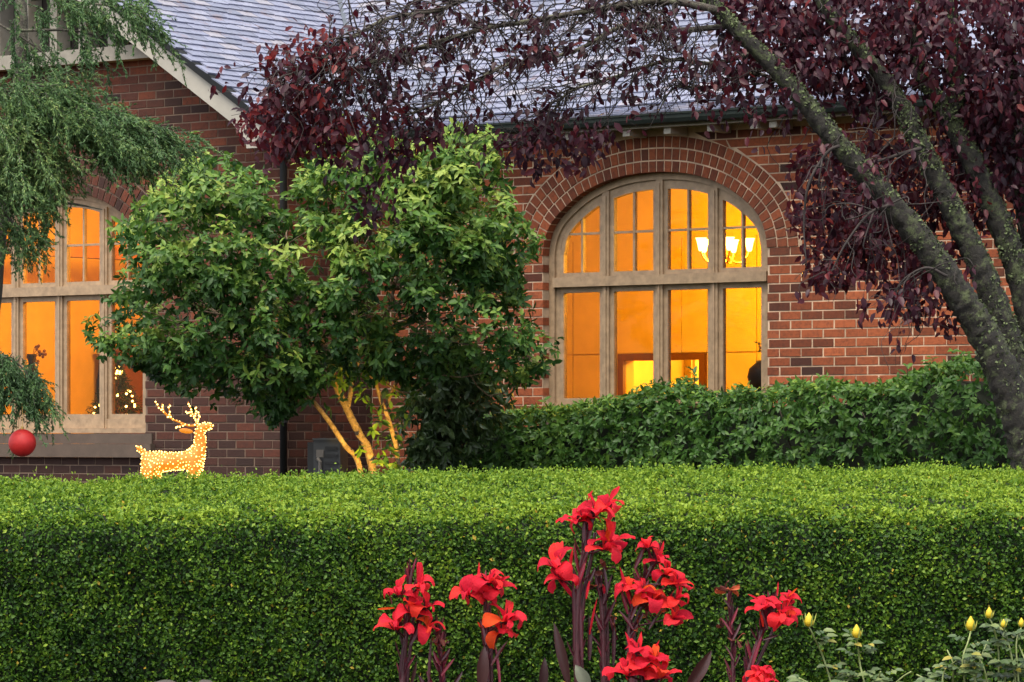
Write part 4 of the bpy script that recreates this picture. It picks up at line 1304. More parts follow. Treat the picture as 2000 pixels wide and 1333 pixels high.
# leaves along the twigs, thin over the roof and dense in the crown
def plum_leaf_cluster(c, m, spread, tone):
    m = int(m * 1.25) + 1
    pos = c + rng.normal(size=(m, 3)) * spread
    a = rng.normal(size=(m, 3)) * .55 + [0, -.1, -.75]
    n = rng.normal(size=(m, 3)) * .5 + [-.1, -.8, .45]
    L = .074 * (1 + .25 * rng.normal(size=m)).clip(.5, 1.5)
    PL.add(pos, a, n, L, L * .52, (tone + .2 * rng.normal(size=m)).clip(.01, .99))
for pts in tips:
    q = proj(pts[-1])
    pr = .07 if (q[0] > 640 and q[0] < 1400 and q[1] < 240) else .3
    for k in range(2, len(pts)):
        if rng.random() < pr: plum_leaf_cluster(pts[k], rng.integers(2, 6), .045, .45)
zones = [([(1385, -30), (2060, -30), (2060, 235), (1960, 200), (1900, 225), (1800, 150), (1700, 200), (1600, 170), (1520, 150), (1450, 90), (1400, 50)], 640, 9, .42, 29.6, .6),
         ([(1400, 60), (1560, 150), (1800, 190), (1800, 240), (1560, 225), (1440, 190)], 34, 7, .4, 29.5, .4),
         ([(1830, 200), (2060, 180), (2060, 420), (1960, 380), (1900, 330), (1850, 280)], 190, 9, .35, 29.8, .6),
         ([(1570, 290), (1680, 270), (1900, 300), (1960, 420), (1900, 480), (1800, 430), (1700, 470), (1600, 440), (1545, 400)], 165, 9, .6, 29.8, .4),
         ([(1540, 400), (1720, 420), (1860, 480), (1860, 560), (1800, 540), (1720, 530), (1650, 555), (1570, 560), (1590, 480)], 125, 9, .6, 29.6, .4),
         ([(1730, 540), (1830, 540), (1870, 620), (1850, 640), (1800, 645), (1740, 610)], 26, 7, .5, 29.2, .25),
         ([(478, 240), (500, 200), (560, 165), (640, 180), (700, 220), (640, 290), (570, 305), (500, 285)], 62, 9, .72, 28.6, .25),
         ([(530, 105), (590, 60), (640, 20), (670, 90), (690, 150), (600, 170), (560, 140), (520, 120)], 26, 7, .85, 28.5, .2),
         ([(690, 215), (760, 190), (780, 230), (700, 260), (655, 250)], 12, 7, .7, 28.7, .2),
         ([(960, 255), (1100, 240), (1210, 235), (1200, 300), (1090, 320), (1040, 340), (980, 300)], 26, 7, .4, 29.0, .25),
         ([(640, 270), (800, 290), (790, 380), (720, 440), (690, 380), (640, 330)], 22, 6, .35, 28.9, .25),
         ([(700, -10), (1400, -10), (1380, 60), (1100, 120), (800, 200), (700, 150)], 85, 6, .35, 28.8, .4),
         ([(1300, 120), (1560, 110), (1560, 210), (1440, 205), (1310, 180)], 24, 6, .45, 29.0, .3)]
for poly, n, m, tone, Yc, dep in zones:
    for a, c in sample_poly(poly, n):
        plum_leaf_cluster(P(a, c, Yc + dep * rng.normal() * .5), m, .055, tone)
PA = PL.cat()
qq = proj(PA[0])
clear = ~((qq[:, 0] > 1075) & (qq[:, 0] < 1512) & (qq[:, 1] > 335))            # none hang before the window
leaf_parts([x[clear] for x in PA], LEAF8, M["leaf_plum"], plum)

# ------------------------------------------------------------------ weeping conifer at the left
KY = 30.5
con = empty("weeping_conifer", tuple(P(40, 960, KY) * [1, 1, 0] + [0, 0, .74])); tag(con, "weeping green conifer with drooping sprays in front of the left window", "tree")
b = MB(); tp = np.array([P(-60, 1000, KY + .5), P(-30, 700, KY + .5), P(0, 400, KY + .4), P(28, 250, KY + .3), P(40, 160, KY + .2), P(42, 60, KY + .2), P(40, -60, KY + .2)]); tp[0, 2] = .7
b.tube(tp, [.11, .1, .085, .07, .062, .056, .045], 12, rough=.05, res=5); wchild("trunk", b, M["bark_conifer"], con, False)
CL = Leaves(); cw = MB()
def spray(p0, d, L, tone):
    """A hanging twig with side twigs, clothed in short flat needles."""
    e = proj(p0 + d * L + np.array([0, 0, -.5 * L]))
    if e[1] < 640 and ((e[0] > 110 and e[1] > 400 - (e[0] - 110) * .28) or e[1] > 530): return
    n = 6
    t = np.linspace(0, 1, n)[:, None]
    pts = p0 + d * L * t + np.array([0, 0, -.45 * L]) * t ** 2
    pts += rng.normal(size=pts.shape) * .012
    cw.tube(pts, np.linspace(.004, .0015, n), 3)
    segs = [(pts[i], pts[i + 1]) for i in range(n - 1)]
    for k in range(7):
        i = rng.integers(0, n - 1); f = rng.random()
        s0 = pts[i] * (1 - f) + pts[i + 1] * f
        dd = nrmz(pts[i + 1] - pts[i]) * .7 + rng.normal(size=3) * .45 + [.1, 0, -.4]
        s1 = s0 + nrmz(dd) * rng.uniform(.09, .24)
        segs.append((s0, s1))
    for a, c in segs:
        m = int(max(4, np.linalg.norm(c - a) / .0068))
        f = rng.random(m)[:, None]
        pos = a + (c - a) * f
        ax = nrmz(nrmz(c - a) * 1.0 + rng.normal(size=(m, 3)) * .38)
        CL.add(pos, ax, rng.normal(size=(m, 3)) * .6 + [0, -.5, .7], .03 + .014 * rng.random(m), .0105, (tone + .17 * rng.normal(size=m)).clip(.01, .99))
def cbranch(spec, rad, dy):
    pts = np.array([P(a, c, KY + dy) for a, c in spec])
    cw.tube(pts, rad, 6, res=4, rough=.05)
    return catmull(pts, rad, 6)[0]
cz_list = [([(40, -40), (130, 0), (230, 15), (310, 50)], 34, .3, -.1, (.5, -.35), .45),
           ([(40, 160), (110, 175), (180, 205), (280, 250), (365, 285)], 140, .28, -.2, (.6, -.35), .45),
           ([(0, 175), (60, 190), (140, 228), (230, 275), (280, 300)], 170, .27, -.4, (.5, -.45), .52),
           ([(-40, 230), (20, 240), (70, 285), (100, 330)], 105, .38, -.5, (.35, -.65), .68),
           ([(-60, 300), (0, 310), (50, 345), (95, 400)], 60, .36, -.55, (.4, -.65), .55),
           ([(-60, 380), (-10, 400), (30, 440), (60, 470)], 30, .3, -.55, (.35, -.7), .48),
           ([(-60, 680), (-10, 690), (40, 715), (70, 760)], 70, .32, -.7, (.25, -.8), .34),
           ([(-40, 30), (20, 60), (80, 100), (120, 140)], 16, .3, .0, (.3, -.6), .42),
           ([(40, 60), (140, 60), (200, 75)], 8, .3, -.1, (.35, -.7), .42),
           ([(60, 0), (180, -10), (290, 20)], 16, .26, .0, (.4, -.5), .42),
           ([(80, 390), (150, 400), (200, 410)], 5, .2, -.35, (.3, -.7), .4)]
for spec, ns, ln, dy, dr, tone in cz_list:
    sp = cbranch(spec, np.linspace(.016, .004, len(spec)), dy)
    for k in range(ns):
        i = rng.integers(0, len(sp))
        p0 = sp[i] + rng.normal(size=3) * [.07, .16, .05]
        d = nrmz(np.array([dr[0], -.15, dr[1]]) + rng.normal(size=3) * [.35, .35, .2])
        spray(p0, d, ln * rng.uniform(.5, 1.05), tone + .1 * rng.normal())
wchild("branches", cw, M["bark_conifer"], con)["kind"] = "stuff"
o = link(bpy.data.objects.new("needles", leaf_mesh("needles", CL.cat(), LEAF4, M["leaf_conifer"])), con); o.matrix_basis = con.matrix_basis.inverted(); o["kind"] = "stuff"
# red bauble hanging from it
bc = P(43.5, 865.5, KY - .75); br = 27 / FPX * (KY - .75)
bau = empty("red_bauble", tuple(bc)); tag(bau, "large matt red bauble hanging from the conifer", "bauble")
m, nt, bs, _ = new_mat("red_velvet_ball"); M["bauble"] = m
nt.links.new(ramp(nt, noise(nt, 25, 4), [(.3, (.42, .009, .01)), (.7, (.52, .016, .014))]), bs.inputs["Base Color"]); bs.inputs["Roughness"].default_value = .55
bump(nt, bs, noise(nt, 160, 3), .3, .004)
b = MB(); b.ball((0, 0, 0), br, seg=32, rings=20); b.build("ball", m, bau, False)
b = MB(); b.lathe([(.012, br - .006), (.013, br + .012), (.006, br + .02)], seg=10); b.build("cap", M["brass"], bau)
b = MB(); b.tube([(0, 0, br + .015), (.003, 0, br + .12), (-.004, 0, br + .22)], .0022, 5); b.build("string", M["brass"], bau)

# ------------------------------------------------------------------ light-up reindeer
RY = 25.0
RS = RY / FPX
deer = empty("light_up_reindeer", tuple(P(345, 940, RY) * [1, 1, 0] + [0, 0, .735])); tag(deer, "wire reindeer figure covered in warm fairy lights behind the hedge", "reindeer")
def D(px, py, dy=0.0): return P(px, py, RY) + np.array([0, dy, 0])
nodes, radii, edges = [], [], []
def chain(pts, rads, start=None):
    prev = start
    for p_, r_ in zip(pts, rads):
        nodes.append(p_); radii.append(r_ * RS); k = len(nodes) - 1
        if prev is not None: edges.append((prev, k))
        prev = k
    return prev
chain([D(322, 901), D(345, 902), D(368, 900), D(384, 895)], [19, 18, 19, 19])          # trunk forward
hip = len(nodes); nodes.append(D(298, 899)); radii.append(19 * RS); edges.append((0, hip))
chain([D(391, 874), D(391, 858), D(389, 845)], [14, 11.5, 10.5], 3)
hd = len(nodes) - 1
chain([D(394, 835), D(406, 833), D(416, 832)], [10, 7.5, 5], hd)
chain([D(283, 886), D(274, 879), D(267, 872)], [5, 5, 4], hip)
zf = .74
for dy in (-.045, .045):
    chain([D(380 + dy * 60, 918, dy), np.append(D(381 + dy * 60, 935, dy)[:2], 1.05), np.append(D(381 + dy * 60, 935, dy)[:2], zf + .02)], [12, 7.5, 4.5], 3)
    chain([D(296 + dy * 120, 918, dy), np.append(D(294 + dy * 120, 938, dy)[:2], 1.05), np.append(D(299 + dy * 120, 938, dy)[:2], zf + .02)], [15, 9, 4.5], hip)
base = np.array(deer.location)
me = bpy.data.meshes.new("body"); me.from_pydata([tuple(a - base) for a in nodes], edges, [])
tmp = link(bpy.data.objects.new("body_src", me))
mod = tmp.modifiers.new("skin", 'SKIN'); mod.use_smooth_shade = True
for v_, r_ in zip(me.skin_vertices[0].data, radii): v_.radius = (r_, r_)
me.skin_vertices[0].data[0].use_root = True
ss = tmp.modifiers.new("sub", 'SUBSURF'); ss.levels = 2; ss.render_levels = 2
dg = bpy.context.evaluated_depsgraph_get()
body_me = bpy.data.meshes.new_from_object(tmp.evaluated_get(dg)); body_me.name = "body"
bpy.data.objects.remove(tmp)
m, nt, bs, _ = new_mat("gold_mesh_fabric"); M["deer"] = m
nt.links.new(ramp(nt, noise(nt, 130, 3), [(.35, (.12, .03, .002)), (.65, (.3, .1, .008))]), bs.inputs["Base Color"])
bs.inputs["Roughness"].default_value = .6; bs.inputs["Metallic"].default_value = .2
bs.inputs["Emission Color"].default_value = (1, .32, .012, 1); bs.inputs["Emission Strength"].default_value = .22
m.cycles.emission_sampling = 'NONE'
body_me.materials.clear(); body_me.materials.append(m)
link(bpy.data.objects.new("body", body_me), deer)
M["led"] = emit_mat("warm_led", (1.0, .6, .16), 1.7, False)
lb = MB(); lb.ball((0, 0, 0), .0058, seg=6, rings=4); led_me = lb.mesh("led", M["led"], False)
vco = np.zeros(len(body_me.vertices) * 3, np.float32); body_me.vertices.foreach_get("co", vco); vco = vco.reshape(-1, 3)
vno = np.array([tuple(v_.normal) for v_ in body_me.vertices])
tris = np.array([[p_.vertices[0], p_.vertices[i], p_.vertices[i + 1]] for p_ in body_me.polygons for i in range(1, len(p_.vertices) - 1)])
ar = np.linalg.norm(np.cross(vco[tris[:, 1]] - vco[tris[:, 0]], vco[tris[:, 2]] - vco[tris[:, 0]]), axis=1)
pick_t = rng.choice(len(tris), 3600, p=ar / ar.sum())
u1, u2 = np.sqrt(rng.random(3600))[:, None], rng.random(3600)[:, None]
lp = vco[tris[pick_t, 0]] * (1 - u1) + vco[tris[pick_t, 1]] * u1 * (1 - u2) + vco[tris[pick_t, 2]] * u1 * u2
ln_ = nrmz(vno[tris[pick_t, 0]])
keep = []
for i in range(len(lp)):
    if all(np.sum((lp[i] - lp[j]) ** 2) > .0135 ** 2 * (1 if j % 3 else 2.2) for j in keep): keep.append(i)
lp, ln_ = lp[keep], ln_[keep]
facing = np.where(ln_[:, 1] < .3)[0]; facing = [i for i in facing if lp[i, 2] + base[2] > 1.1]
led_obj = set(list(facing)[:300])
rest = MB(); v6 = np.concatenate(lb.V); f6 = lb.F
for i in range(len(lp)):
    q = lp[i] + ln_[i] * .004
    if i in led_obj:
        ob = bpy.data.objects.new("led", led_me); link(ob, deer); ob.location = q; k_s = rng.uniform(.4, 1.0); ob.scale = (k_s,) * 3
    else: rest.add(v6 * rng.uniform(.4, 1.0) + q, f6)
# antlers, ear
def antler(lines):
    b = MB()
    for pts, r0 in lines:
        pp = [D(a, c, dy) - base for a, c, dy in pts]
        b.tube(pp, np.linspace(r0, .35 * r0, len(pp)), 6, res=3)
        sp, _ = catmull(pp, np.ones(len(pp)), 8)
        for q in sp[::3]: rest.add(v6 + q + rng.normal(size=3) * .003, f6)
    b.build("antler", M["deer"], deer, False)
antler([([(386, 830, -.02), (371, 832, -.04), (355, 826, -.06), (340, 820, -.07), (328, 812, -.08), (316, 800, -.08), (305, 786, -.08)], .0085),
        ([(330, 813, -.08), (322, 802, -.09), (319, 788, -.09)], .006), ([(338, 819, -.07), (333, 806, -.08), (333, 789, -.08)], .006), ([(360, 830, -.05), (350, 833, -.06), (344, 837, -.06)], .006)])
antler([([(388, 830, .02), (382, 822, .04), (376, 812, .05), (372, 800, .05), (366, 785, .05)], .008), ([(377, 813, .05), (368, 806, .05), (362, 805, .05)], .006), ([(380, 818, .04), (380, 806, .06), (382, 797, .06)], .006), ([(384, 824, .03), (389, 815, .05), (387, 806, .05)], .005)])
b = MB(); b.ball((0, 0, 0), 14 * RS, .012, 5 * RS, seg=10, rings=6); ear = b.build("ear", M["deer"], deer, False); ear.location = D(364, 842, -.03) - base; ear.rotation_euler = (0, .12, 0)
o = rest.build("led_string", M["led"], deer, False); o["kind"] = "stuff"
lamp("reindeer_light", tuple(D(345, 960, -.1) - base), .5, (1, .5, .1), .15, deer)
lamp("reindeer_light", tuple(D(330, 905, .3) - base), 1.6, (1, .42, .06), .15, deer)

# ------------------------------------------------------------------ outdoor unit beside the wall, garden spotlight
UY = 34.3
ul = P(600, 860, UY); ur = P(666, 860, UY)
unit = empty("outdoor_unit", (ul[0], UY, .74), -.18); tag(unit, "dark grey air-conditioning unit standing beside the downpipe", "outdoor unit")
W_, Z1 = ur[0] - ul[0], ul[2] - .74
b = MB(); b.box(.06, W_ + .0, -.0, .32, .05, Z1); b.build("casing", M["plastic_grey"], unit)
b = MB(); b.box(0, .058, .01, .31, .05, Z1 - .02); b.build("side_panel", M["plastic_dark"], unit)
b = MB(); b.box(.055, W_ + .01, -.012, .33, Z1, Z1 + .018); b.build("lid", M["plastic_grey"], unit)
b = MB(); b.box(.09, .16, -.02, -.001, Z1 - .16, Z1 - .12); b.box(.09, .16, -.015, -.001, Z1 - .12, Z1 - .09); b.build("label_plate", M["metal_pale"], unit)
for k in range(4):
    b = MB(); b.box(W_ * .55, W_ * .93, -.012, -.001, Z1 - .09 - k * .07, Z1 - .06 - k * .07); b.build("louvre", M["plastic_dark"], unit)
b = MB(); b.tube([(.13, -.03, .05), (.13, -.03, Z1 - .2), (.10, -.02, Z1 - .17)], .018, 8); b.build("pipe", M["metal_pale"], unit)
for sx in (.1, W_ - .06):
    b = MB(); b.box(sx - .03, sx + .03, .02, .3, -.02, .049); b.build("foot", M["plastic_dark"], unit)
b = MB(); b.box(W_ + .012, W_ + .24, .05, .3, .0, Z1 * .36); b.build("base_box", M["plastic_grey"], unit)

sp_p = P(772, 1010, SY - .95); sp_p[2] = .74
gs = empty("garden_spotlight", tuple(sp_p)); tag(gs, "small black garden spotlight lighting the shrub trunks from below", "spotlight")
b = MB(); b.lathe([(.008, -.05), (.01, .06)], seg=6); b.build("stake", M["black"], gs)
b = MB(); b.lathe([(.02, .05), (.035, .07), (.04, .12), (.034, .12), (.03, .08)], seg=12); b.build("head", M["black"], gs)
d = bpy.data.lights.new("spotlight", 'SPOT'); d.energy = 95; d.color = (1, .58, .07); d.spot_size = math.radians(46); d.spot_blend = .6; d.shadow_soft_size = .03
so = bpy.data.objects.new("spotlight", d); COL.objects.link(so); so.parent = gs; so.location = (0, 0, .13)
tgt = Vector(P(705, 830, SY)) - Vector(sp_p) - Vector((0, 0, .13)); so.rotation_euler = tgt.to_track_quat('-Z', 'Y').to_euler()
# ------------------------------------------------------------------ cannas in front of the hedge
FY = 21.2
FS = FY / FPX
def petal_mesh(name, mat, kind, seed):
    r = np.random.default_rng(seed)
    nu, nv = 9, 6
    V, R = [], []
    WF = r.uniform(.7, 1.1) if seed % 3 else .42
    curl = r.uniform(.3, 1.9) if kind == 'petal' else r.uniform(-.15, .35)
    cup = r.uniform(.25, .6) if kind == 'petal' else .5
    ph, am = r.random() * 6, r.uniform(.08, .17) if kind == 'petal' else .012
    tw_ = r.normal() * .5 if kind == 'petal' else 0
    for i in range(nu):
        t = i / (nu - 1)
        if kind == 'petal': w = .5 * (.16 + .84 * (math.sin(math.pi * min(1, .06 + .5 * (t / .66) ** 1.3)) if t < .66 else math.cos((t - .66) / .34 * 1.32) ** .55))
        elif kind == 'leaf': w = .5 * math.sin(math.pi * min(1, t * .97 + .03)) ** .8 + .01
        else: w = .5 * math.sin(math.pi * (.12 + .88 * t)) ** .7 + .005
        ang = curl * t * t * 1.2
        x = t * math.cos(ang * .55); z = -t * math.sin(ang * .55)
        for j in range(nv):
            q = (j / (nv - 1)) * 2 - 1
            tt = tw_ * t
            y0, z0 = q * w * WF if kind == 'petal' else q * w * .3, abs(q) ** 1.6 * w * cup * (.7 if kind == 'petal' else .45)
            rf = am * math.sin(7 * t + 5 * q + ph) * abs(q) * t
            V.append((x + .3 * rf, y0 * math.cos(tt) - (z0 + rf) * math.sin(tt), z + (z0 + rf) * math.cos(tt) + y0 * math.sin(tt)))
            R.append(0)
    F = [(i * nv + j, i * nv + j + 1, (i + 1) * nv + j + 1, (i + 1) * nv + j) for i in range(nu - 1) for j in range(nv - 1)]
    return mesh_from(name, V, F, R, [mat], None, False)
PETALS = [petal_mesh("petal", M["petal"], 'petal', k) for k in range(8)]
SPENTP = [petal_mesh("withered_petal", M["spent"], 'petal', 20 + k) for k in range(3)]
BRACTS = [petal_mesh("bract", M["calyx"], 'bract', 40 + k) for k in range(3)]
BUDS = [petal_mesh("bud", M["petal"], 'bract', 50 + k) for k in range(2)]
CLEAF = petal_mesh("leaf", M["canna_leaf"], 'leaf', 61); CLEAFP = petal_mesh("leaf", M["canna_pale"], 'leaf', 62)

def place(name, me, org, ax, no, L, W, parent, th=1.0):
    ax = nrmz(np.asarray(ax, float)); no = np.asarray(no, float); no = nrmz(no - ax * (ax @ no)); s = np.cross(no, ax)
    o = bpy.data.objects.new(name, me); COL.objects.link(o); o.parent = parent; o["tone"] = float(rng.random())
    Mx = Matrix(((ax[0] * L, s[0] * W, no[0] * W * th, org[0]), (ax[1] * L, s[1] * W, no[1] * W * th, org[1]), (ax[2] * L, s[2] * W, no[2] * W * th, org[2]), (0, 0, 0, 1)))
    o.matrix_basis = parent.matrix_basis.inverted() @ Mx
    return o

def canna(label, stem, flowers, bracts=(), buds=(), leaves=(), spent=(), Y=FY, group=None, width=7):
    pts = np.array([P(a, c, Y) for a, c in stem]); pts = np.vstack([[pts[0, 0] + .0, Y, -.11], pts]) if pts[0, 2] > -.1 else pts
    pl = empty("canna_plant", (pts[0, 0], Y, 0)); tag(pl, label, "canna", group)
    b = MB(); b.tube(pts, np.linspace(width * FS, width * .55 * FS, len(pts)), 8, res=4); wchild("stem", b, M["canna_stem"], pl, False)
    sp, _ = catmull(pts, np.ones(len(pts)), 10)
    if width >= 7:                                        # a second, thinner stalk of the same clump
        q2 = pts + np.array([.02, .03, 0]) + np.linspace(0, 1, len(pts))[:, None] * [.012, 0, -.12]
        b = MB(); b.tube(q2, np.linspace(width * .7 * FS, width * .35 * FS, len(pts)), 8, res=4); wchild("stem", b, M["canna_stem"], pl, False)
    for (px, py, sz) in flowers:
        dy = -.02 - .05 * rng.random()
        c = P(px, py, Y + dy)
        below = sp[sp[:, 2] < c[2] - .03]
        s0 = below[np.argmin(np.linalg.norm(below - c - [0, 0, -.1], axis=1))] if len(below) else sp[0]
        L = sz * FS * .84
        base_ = c + np.array([0, 0, -.28 * L])
        b = MB(); b.tube([s0, (s0 + base_) / 2 + [0, 0, .0], base_], [.006, .006, .008], 6, res=3); wchild("pedicel", b, M["calyx"], pl, False)
        out = nrmz(np.array([(c[0] - s0[0]) * 3, -.35, .8]))
        n = 6
        for k in range(n):
            a = k * 2 * math.pi / n + rng.normal() * .3
            s1 = nrmz(np.cross(out, [0, 0, 1.0])); s2 = np.cross(s1, out)
            rad = s1 * math.cos(a) + s2 * math.sin(a)
            op = rng.uniform(.9, 1.45) if k % 3 == 0 else rng.uniform(.12, .75)
            ax = out * math.cos(op) + rad * math.sin(op)
            place("petal", PETALS[(1, 2, 4, 5, 7)[rng.integers(0, 5)] if k % 3 == 0 or rng.random() < .3 else (0, 3, 6)[rng.integers(0, 3)]], base_ + rad * .006, ax, out * math.sin(op) - rad * math.cos(op) + .15 * rng.normal(size=3), L * rng.uniform(.7, 1.15), L * rng.uniform(.5, .85), pl)
        for k in range(5):
            a = rng.random() * 6.283
            rad = np.array([math.cos(a), -.2, .5 * math.sin(a)])
            place("bract", BRACTS[k % 3], base_ - [0, 0, .02], rad * .5 + [0, 0, .6], rad, L * rng.uniform(.5, .8), L * .3, pl)
    for k in range(int(len(sp) * .8)):                  # sheathing bracts hugging the stem
        i = rng.integers(int(len(sp) * .25), len(sp) - 1)
        if sp[i, 2] > .05: place("bract", BRACTS[k % 3], sp[i] + [0, -.006, -.02], [rng.normal() * .28, -.12, 1], [rng.normal(), -1, 0], rng.uniform(.06, .15), .05, pl, .6)
    for (px, py, qx, qy, w, red) in bracts:
        a, c = P(px, py, Y - .02 - .03 * rng.random()), P(qx, qy, Y - .03)
        place("bud" if red else "bract", BUDS[rng.integers(0, 2)] if red else BRACTS[rng.integers(0, 3)], a, c - a, [rng.normal() * .5, -1, .2], np.linalg.norm(c - a), w * FS * 3, pl, .8)
    for (px, py, qx, qy, w, pale) in leaves:
        a, c = P(px, py, Y - .05), P(qx, qy, Y - .08)
        place("leaf", CLEAFP if pale else CLEAF, a, c - a, [.25 * rng.normal(), -1, .35], np.linalg.norm(c - a), w * FS * 3.3, pl, .7)
    for (px, py, sz) in spent:
        c = P(px, py, Y - .02)
        for k in range(4):
            d = rng.normal(size=3) + [0, -.2, .2]
            place("withered_petal", SPENTP[k % 3], c, d, rng.normal(size=3), sz * FS, sz * FS * .4, pl)
    return pl

canna("red canna with an orange-tinged bloom, leftmost of the cannas", [(786, 1345), (788, 1290), (795, 1220), (798, 1160), (803, 1120)],
      [(775, 1215, 62), (805, 1185, 56), (832, 1175, 50), (818, 1135, 52), (780, 1150, 50), (835, 1215, 48)],
      [(800, 1260, 828, 1200, 12, 0), (790, 1250, 778, 1330, 7, 0), (798, 1180, 804, 1106, 8, 0), (808, 1180, 826, 1110, 9, 1), (770, 1188, 735, 1190, 5, 1), (815, 1190, 852, 1178, 6, 1), (812, 1250, 824, 1170, 10, 0), (765, 1180, 757, 1150, 5, 0)], leaves=[(800, 1345, 815, 1290, 8, 0)])
canna("withered canna stalk with dark spent blooms beside the leftmost canna", [(862, 1345), (862, 1300), (858, 1255), (850, 1225)], [], [(862, 1290, 880, 1265, 8, 0), (860, 1300, 845, 1270, 8, 0), (858, 1262, 866, 1232, 7, 0), (862, 1320, 888, 1285, 7, 0), (838, 1345, 842, 1240, 8, 0), (830, 1345, 818, 1318, 9, 0), (850, 1345, 832, 1310, 9, 0), (880, 1345, 905, 1310, 9, 0)], spent=[(856, 1240, 30), (866, 1268, 26), (870, 1290, 22)], Y=21.25, width=5)
canna("red canna with two bloom clusters, second from the left", [(952, 1345), (951, 1290), (950, 1230), (948, 1180), (945, 1140)],
      [(915, 1150, 52), (955, 1125, 56), (968, 1140, 46), (940, 1155, 46), (985, 1200, 60), (978, 1225, 52)],
      [(942, 1180, 926, 1140, 8, 0), (948, 1170, 948, 1112, 9, 0), (932, 1140, 937, 1096, 6, 1), (955, 1270, 985, 1220, 9, 0), (948, 1260, 938, 1210, 9, 0), (960, 1300, 992, 1250, 8, 0), (990, 1230, 1008, 1196, 5, 1), (945, 1230, 932, 1215, 6, 1), (976, 1345, 968, 1255, 8, 0)],
      leaves=[(940, 1350, 946, 1262, 24, 0)])
canna("tallest red canna on a thick burgundy stem, in the middle", [(1130, 1345), (1126, 1260), (1128, 1180), (1136, 1110), (1146, 1050), (1152, 1000)],
      [(1125, 1010, 52), (1165, 990, 54), (1185, 978, 50), (1188, 1045, 62), (1180, 1060, 56), (1088, 1095, 60), (1100, 1120, 54), (1140, 1005, 46)],
      [(1146, 1060, 1160, 1000, 11, 0), (1140, 1055, 1143, 1000, 9, 0), (1132, 1120, 1120, 1060, 9, 0), (1136, 1105, 1158, 1050, 9, 0), (1122, 1170, 1080, 1115, 10, 1), (1112, 1130, 1118, 1070, 8, 1), (1150, 975, 1157, 957, 6, 1), (1126, 1150, 1145, 1090, 10, 0), (1120, 1270, 1118, 1095, 10, 0), (1138, 1290, 1134, 1180, 8, 0), (1150, 1135, 1163, 1108, 7, 0), (1145, 1170, 1152, 1130, 6, 1), (1185, 1160, 1180, 1105, 8, 0)],
      leaves=[(1112, 1345, 1082, 1215, 20, 0), (1060, 1355, 1064, 1285, 18, 0), (1150, 1345, 1125, 1300, 26, 1)], width=9)
canna("bare burgundy canna stem with small red buds between the tall cannas", [(1180, 1345), (1178, 1260), (1176, 1190), (1170, 1120)], [],
      [(1178, 1180, 1196, 1120, 8, 0), (1172, 1165, 1160, 1110, 8, 0), (1178, 1230, 1158, 1190, 8, 0), (1182, 1220, 1205, 1165, 8, 0), (1180, 1160, 1178, 1140, 7, 1), (1150, 1290, 1152, 1200, 12, 0), (1152, 1240, 1166, 1165, 6, 1), (1198, 1300, 1200, 1200, 9, 0), (1205, 1250, 1188, 1195, 8, 0)], spent=[(1160, 1120, 30), (1170, 1140, 26), (1185, 1115, 28), (1195, 1215, 22)], Y=21.3, width=8)
canna("red canna with drooping blooms curving right of the tallest canna", [(1235, 1345), (1230, 1270), (1232, 1200), (1250, 1150), (1272, 1110), (1285, 1080)],
      [(1265, 1060, 42), (1285, 1085, 46), (1300, 1110, 54), (1318, 1130, 54), (1312, 1195, 56), (1228, 1140, 48), (1255, 1145, 46), (1270, 1165, 50), (1320, 1160, 44)],
      [(1240, 1110, 1262, 1062, 10, 0), (1232, 1180, 1210, 1105, 8, 1), (1240, 1190, 1268, 1130, 11, 0), (1226, 1200, 1212, 1150, 8, 0), (1232, 1210, 1250, 1160, 9, 0), (1286, 1090, 1298, 1056, 7, 1), (1262, 1180, 1306, 1140, 6, 0), (1230, 1240, 1258, 1195, 9, 0), (1236, 1230, 1208, 1190, 8, 0), (1268, 1230, 1290, 1195, 7, 0), (1290, 1200, 1318, 1150, 4, 1)], spent=[(1285, 1195, 34), (1262, 1205, 26), (1245, 1225, 22)], Y=21.15)
canna("low red canna bloom at the bottom edge of the middle cannas", [(1262, 1380), (1258, 1345), (1250, 1310), (1245, 1280)],
      [(1228, 1305, 60), (1255, 1300, 56), (1275, 1280, 52), (1290, 1312, 50), (1248, 1262, 42)],
      [(1240, 1290, 1222, 1232, 9, 1), (1248, 1280, 1252, 1232, 9, 1), (1262, 1290, 1290, 1250, 7, 1), (1246, 1300, 1235, 1255, 8, 0)], Y=20.95)
canna("withered dark canna stalk with curled orange tips right of the middle cannas", [(1432, 1345), (1431, 1280), (1428, 1220), (1421, 1160)], [],
      [(1428, 1190, 1410, 1165, 5, 0), (1428, 1220, 1442, 1185, 6, 0), (1430, 1240, 1408, 1205, 6, 0), (1430, 1250, 1448, 1215, 7, 0), (1432, 1290, 1416, 1260, 5, 0)], spent=[(1418, 1158, 30), (1424, 1152, 28), (1412, 1225, 26), (1440, 1250, 24)], leaves=[(1338, 1350, 1392, 1272, 26, 0)], width=5)
canna("small red canna with a rounded petal, furthest right of the cannas", [(1452, 1345), (1468, 1290), (1486, 1240), (1498, 1205), (1506, 1175)],
      [(1525, 1190, 60), (1492, 1180, 44), (1540, 1165, 36), (1535, 1200, 44)],
      [(1500, 1230, 1482, 1170, 8, 0), (1505, 1220, 1520, 1165, 8, 0), (1490, 1250, 1522, 1240, 6, 0), (1518, 1165, 1520, 1135, 4, 1), (1480, 1170, 1460, 1160, 4, 1), (1540, 1165, 1558, 1148, 4, 1), (1470, 1300, 1488, 1240, 9, 0), (1490, 1225, 1484, 1190, 7, 1)])
canna("single red canna bloom cut by the bottom edge near the roses", [(1480, 1390), (1482, 1360), (1486, 1335)], [(1478, 1318, 42), (1496, 1322, 40), (1486, 1308, 34)], [], Y=20.9)

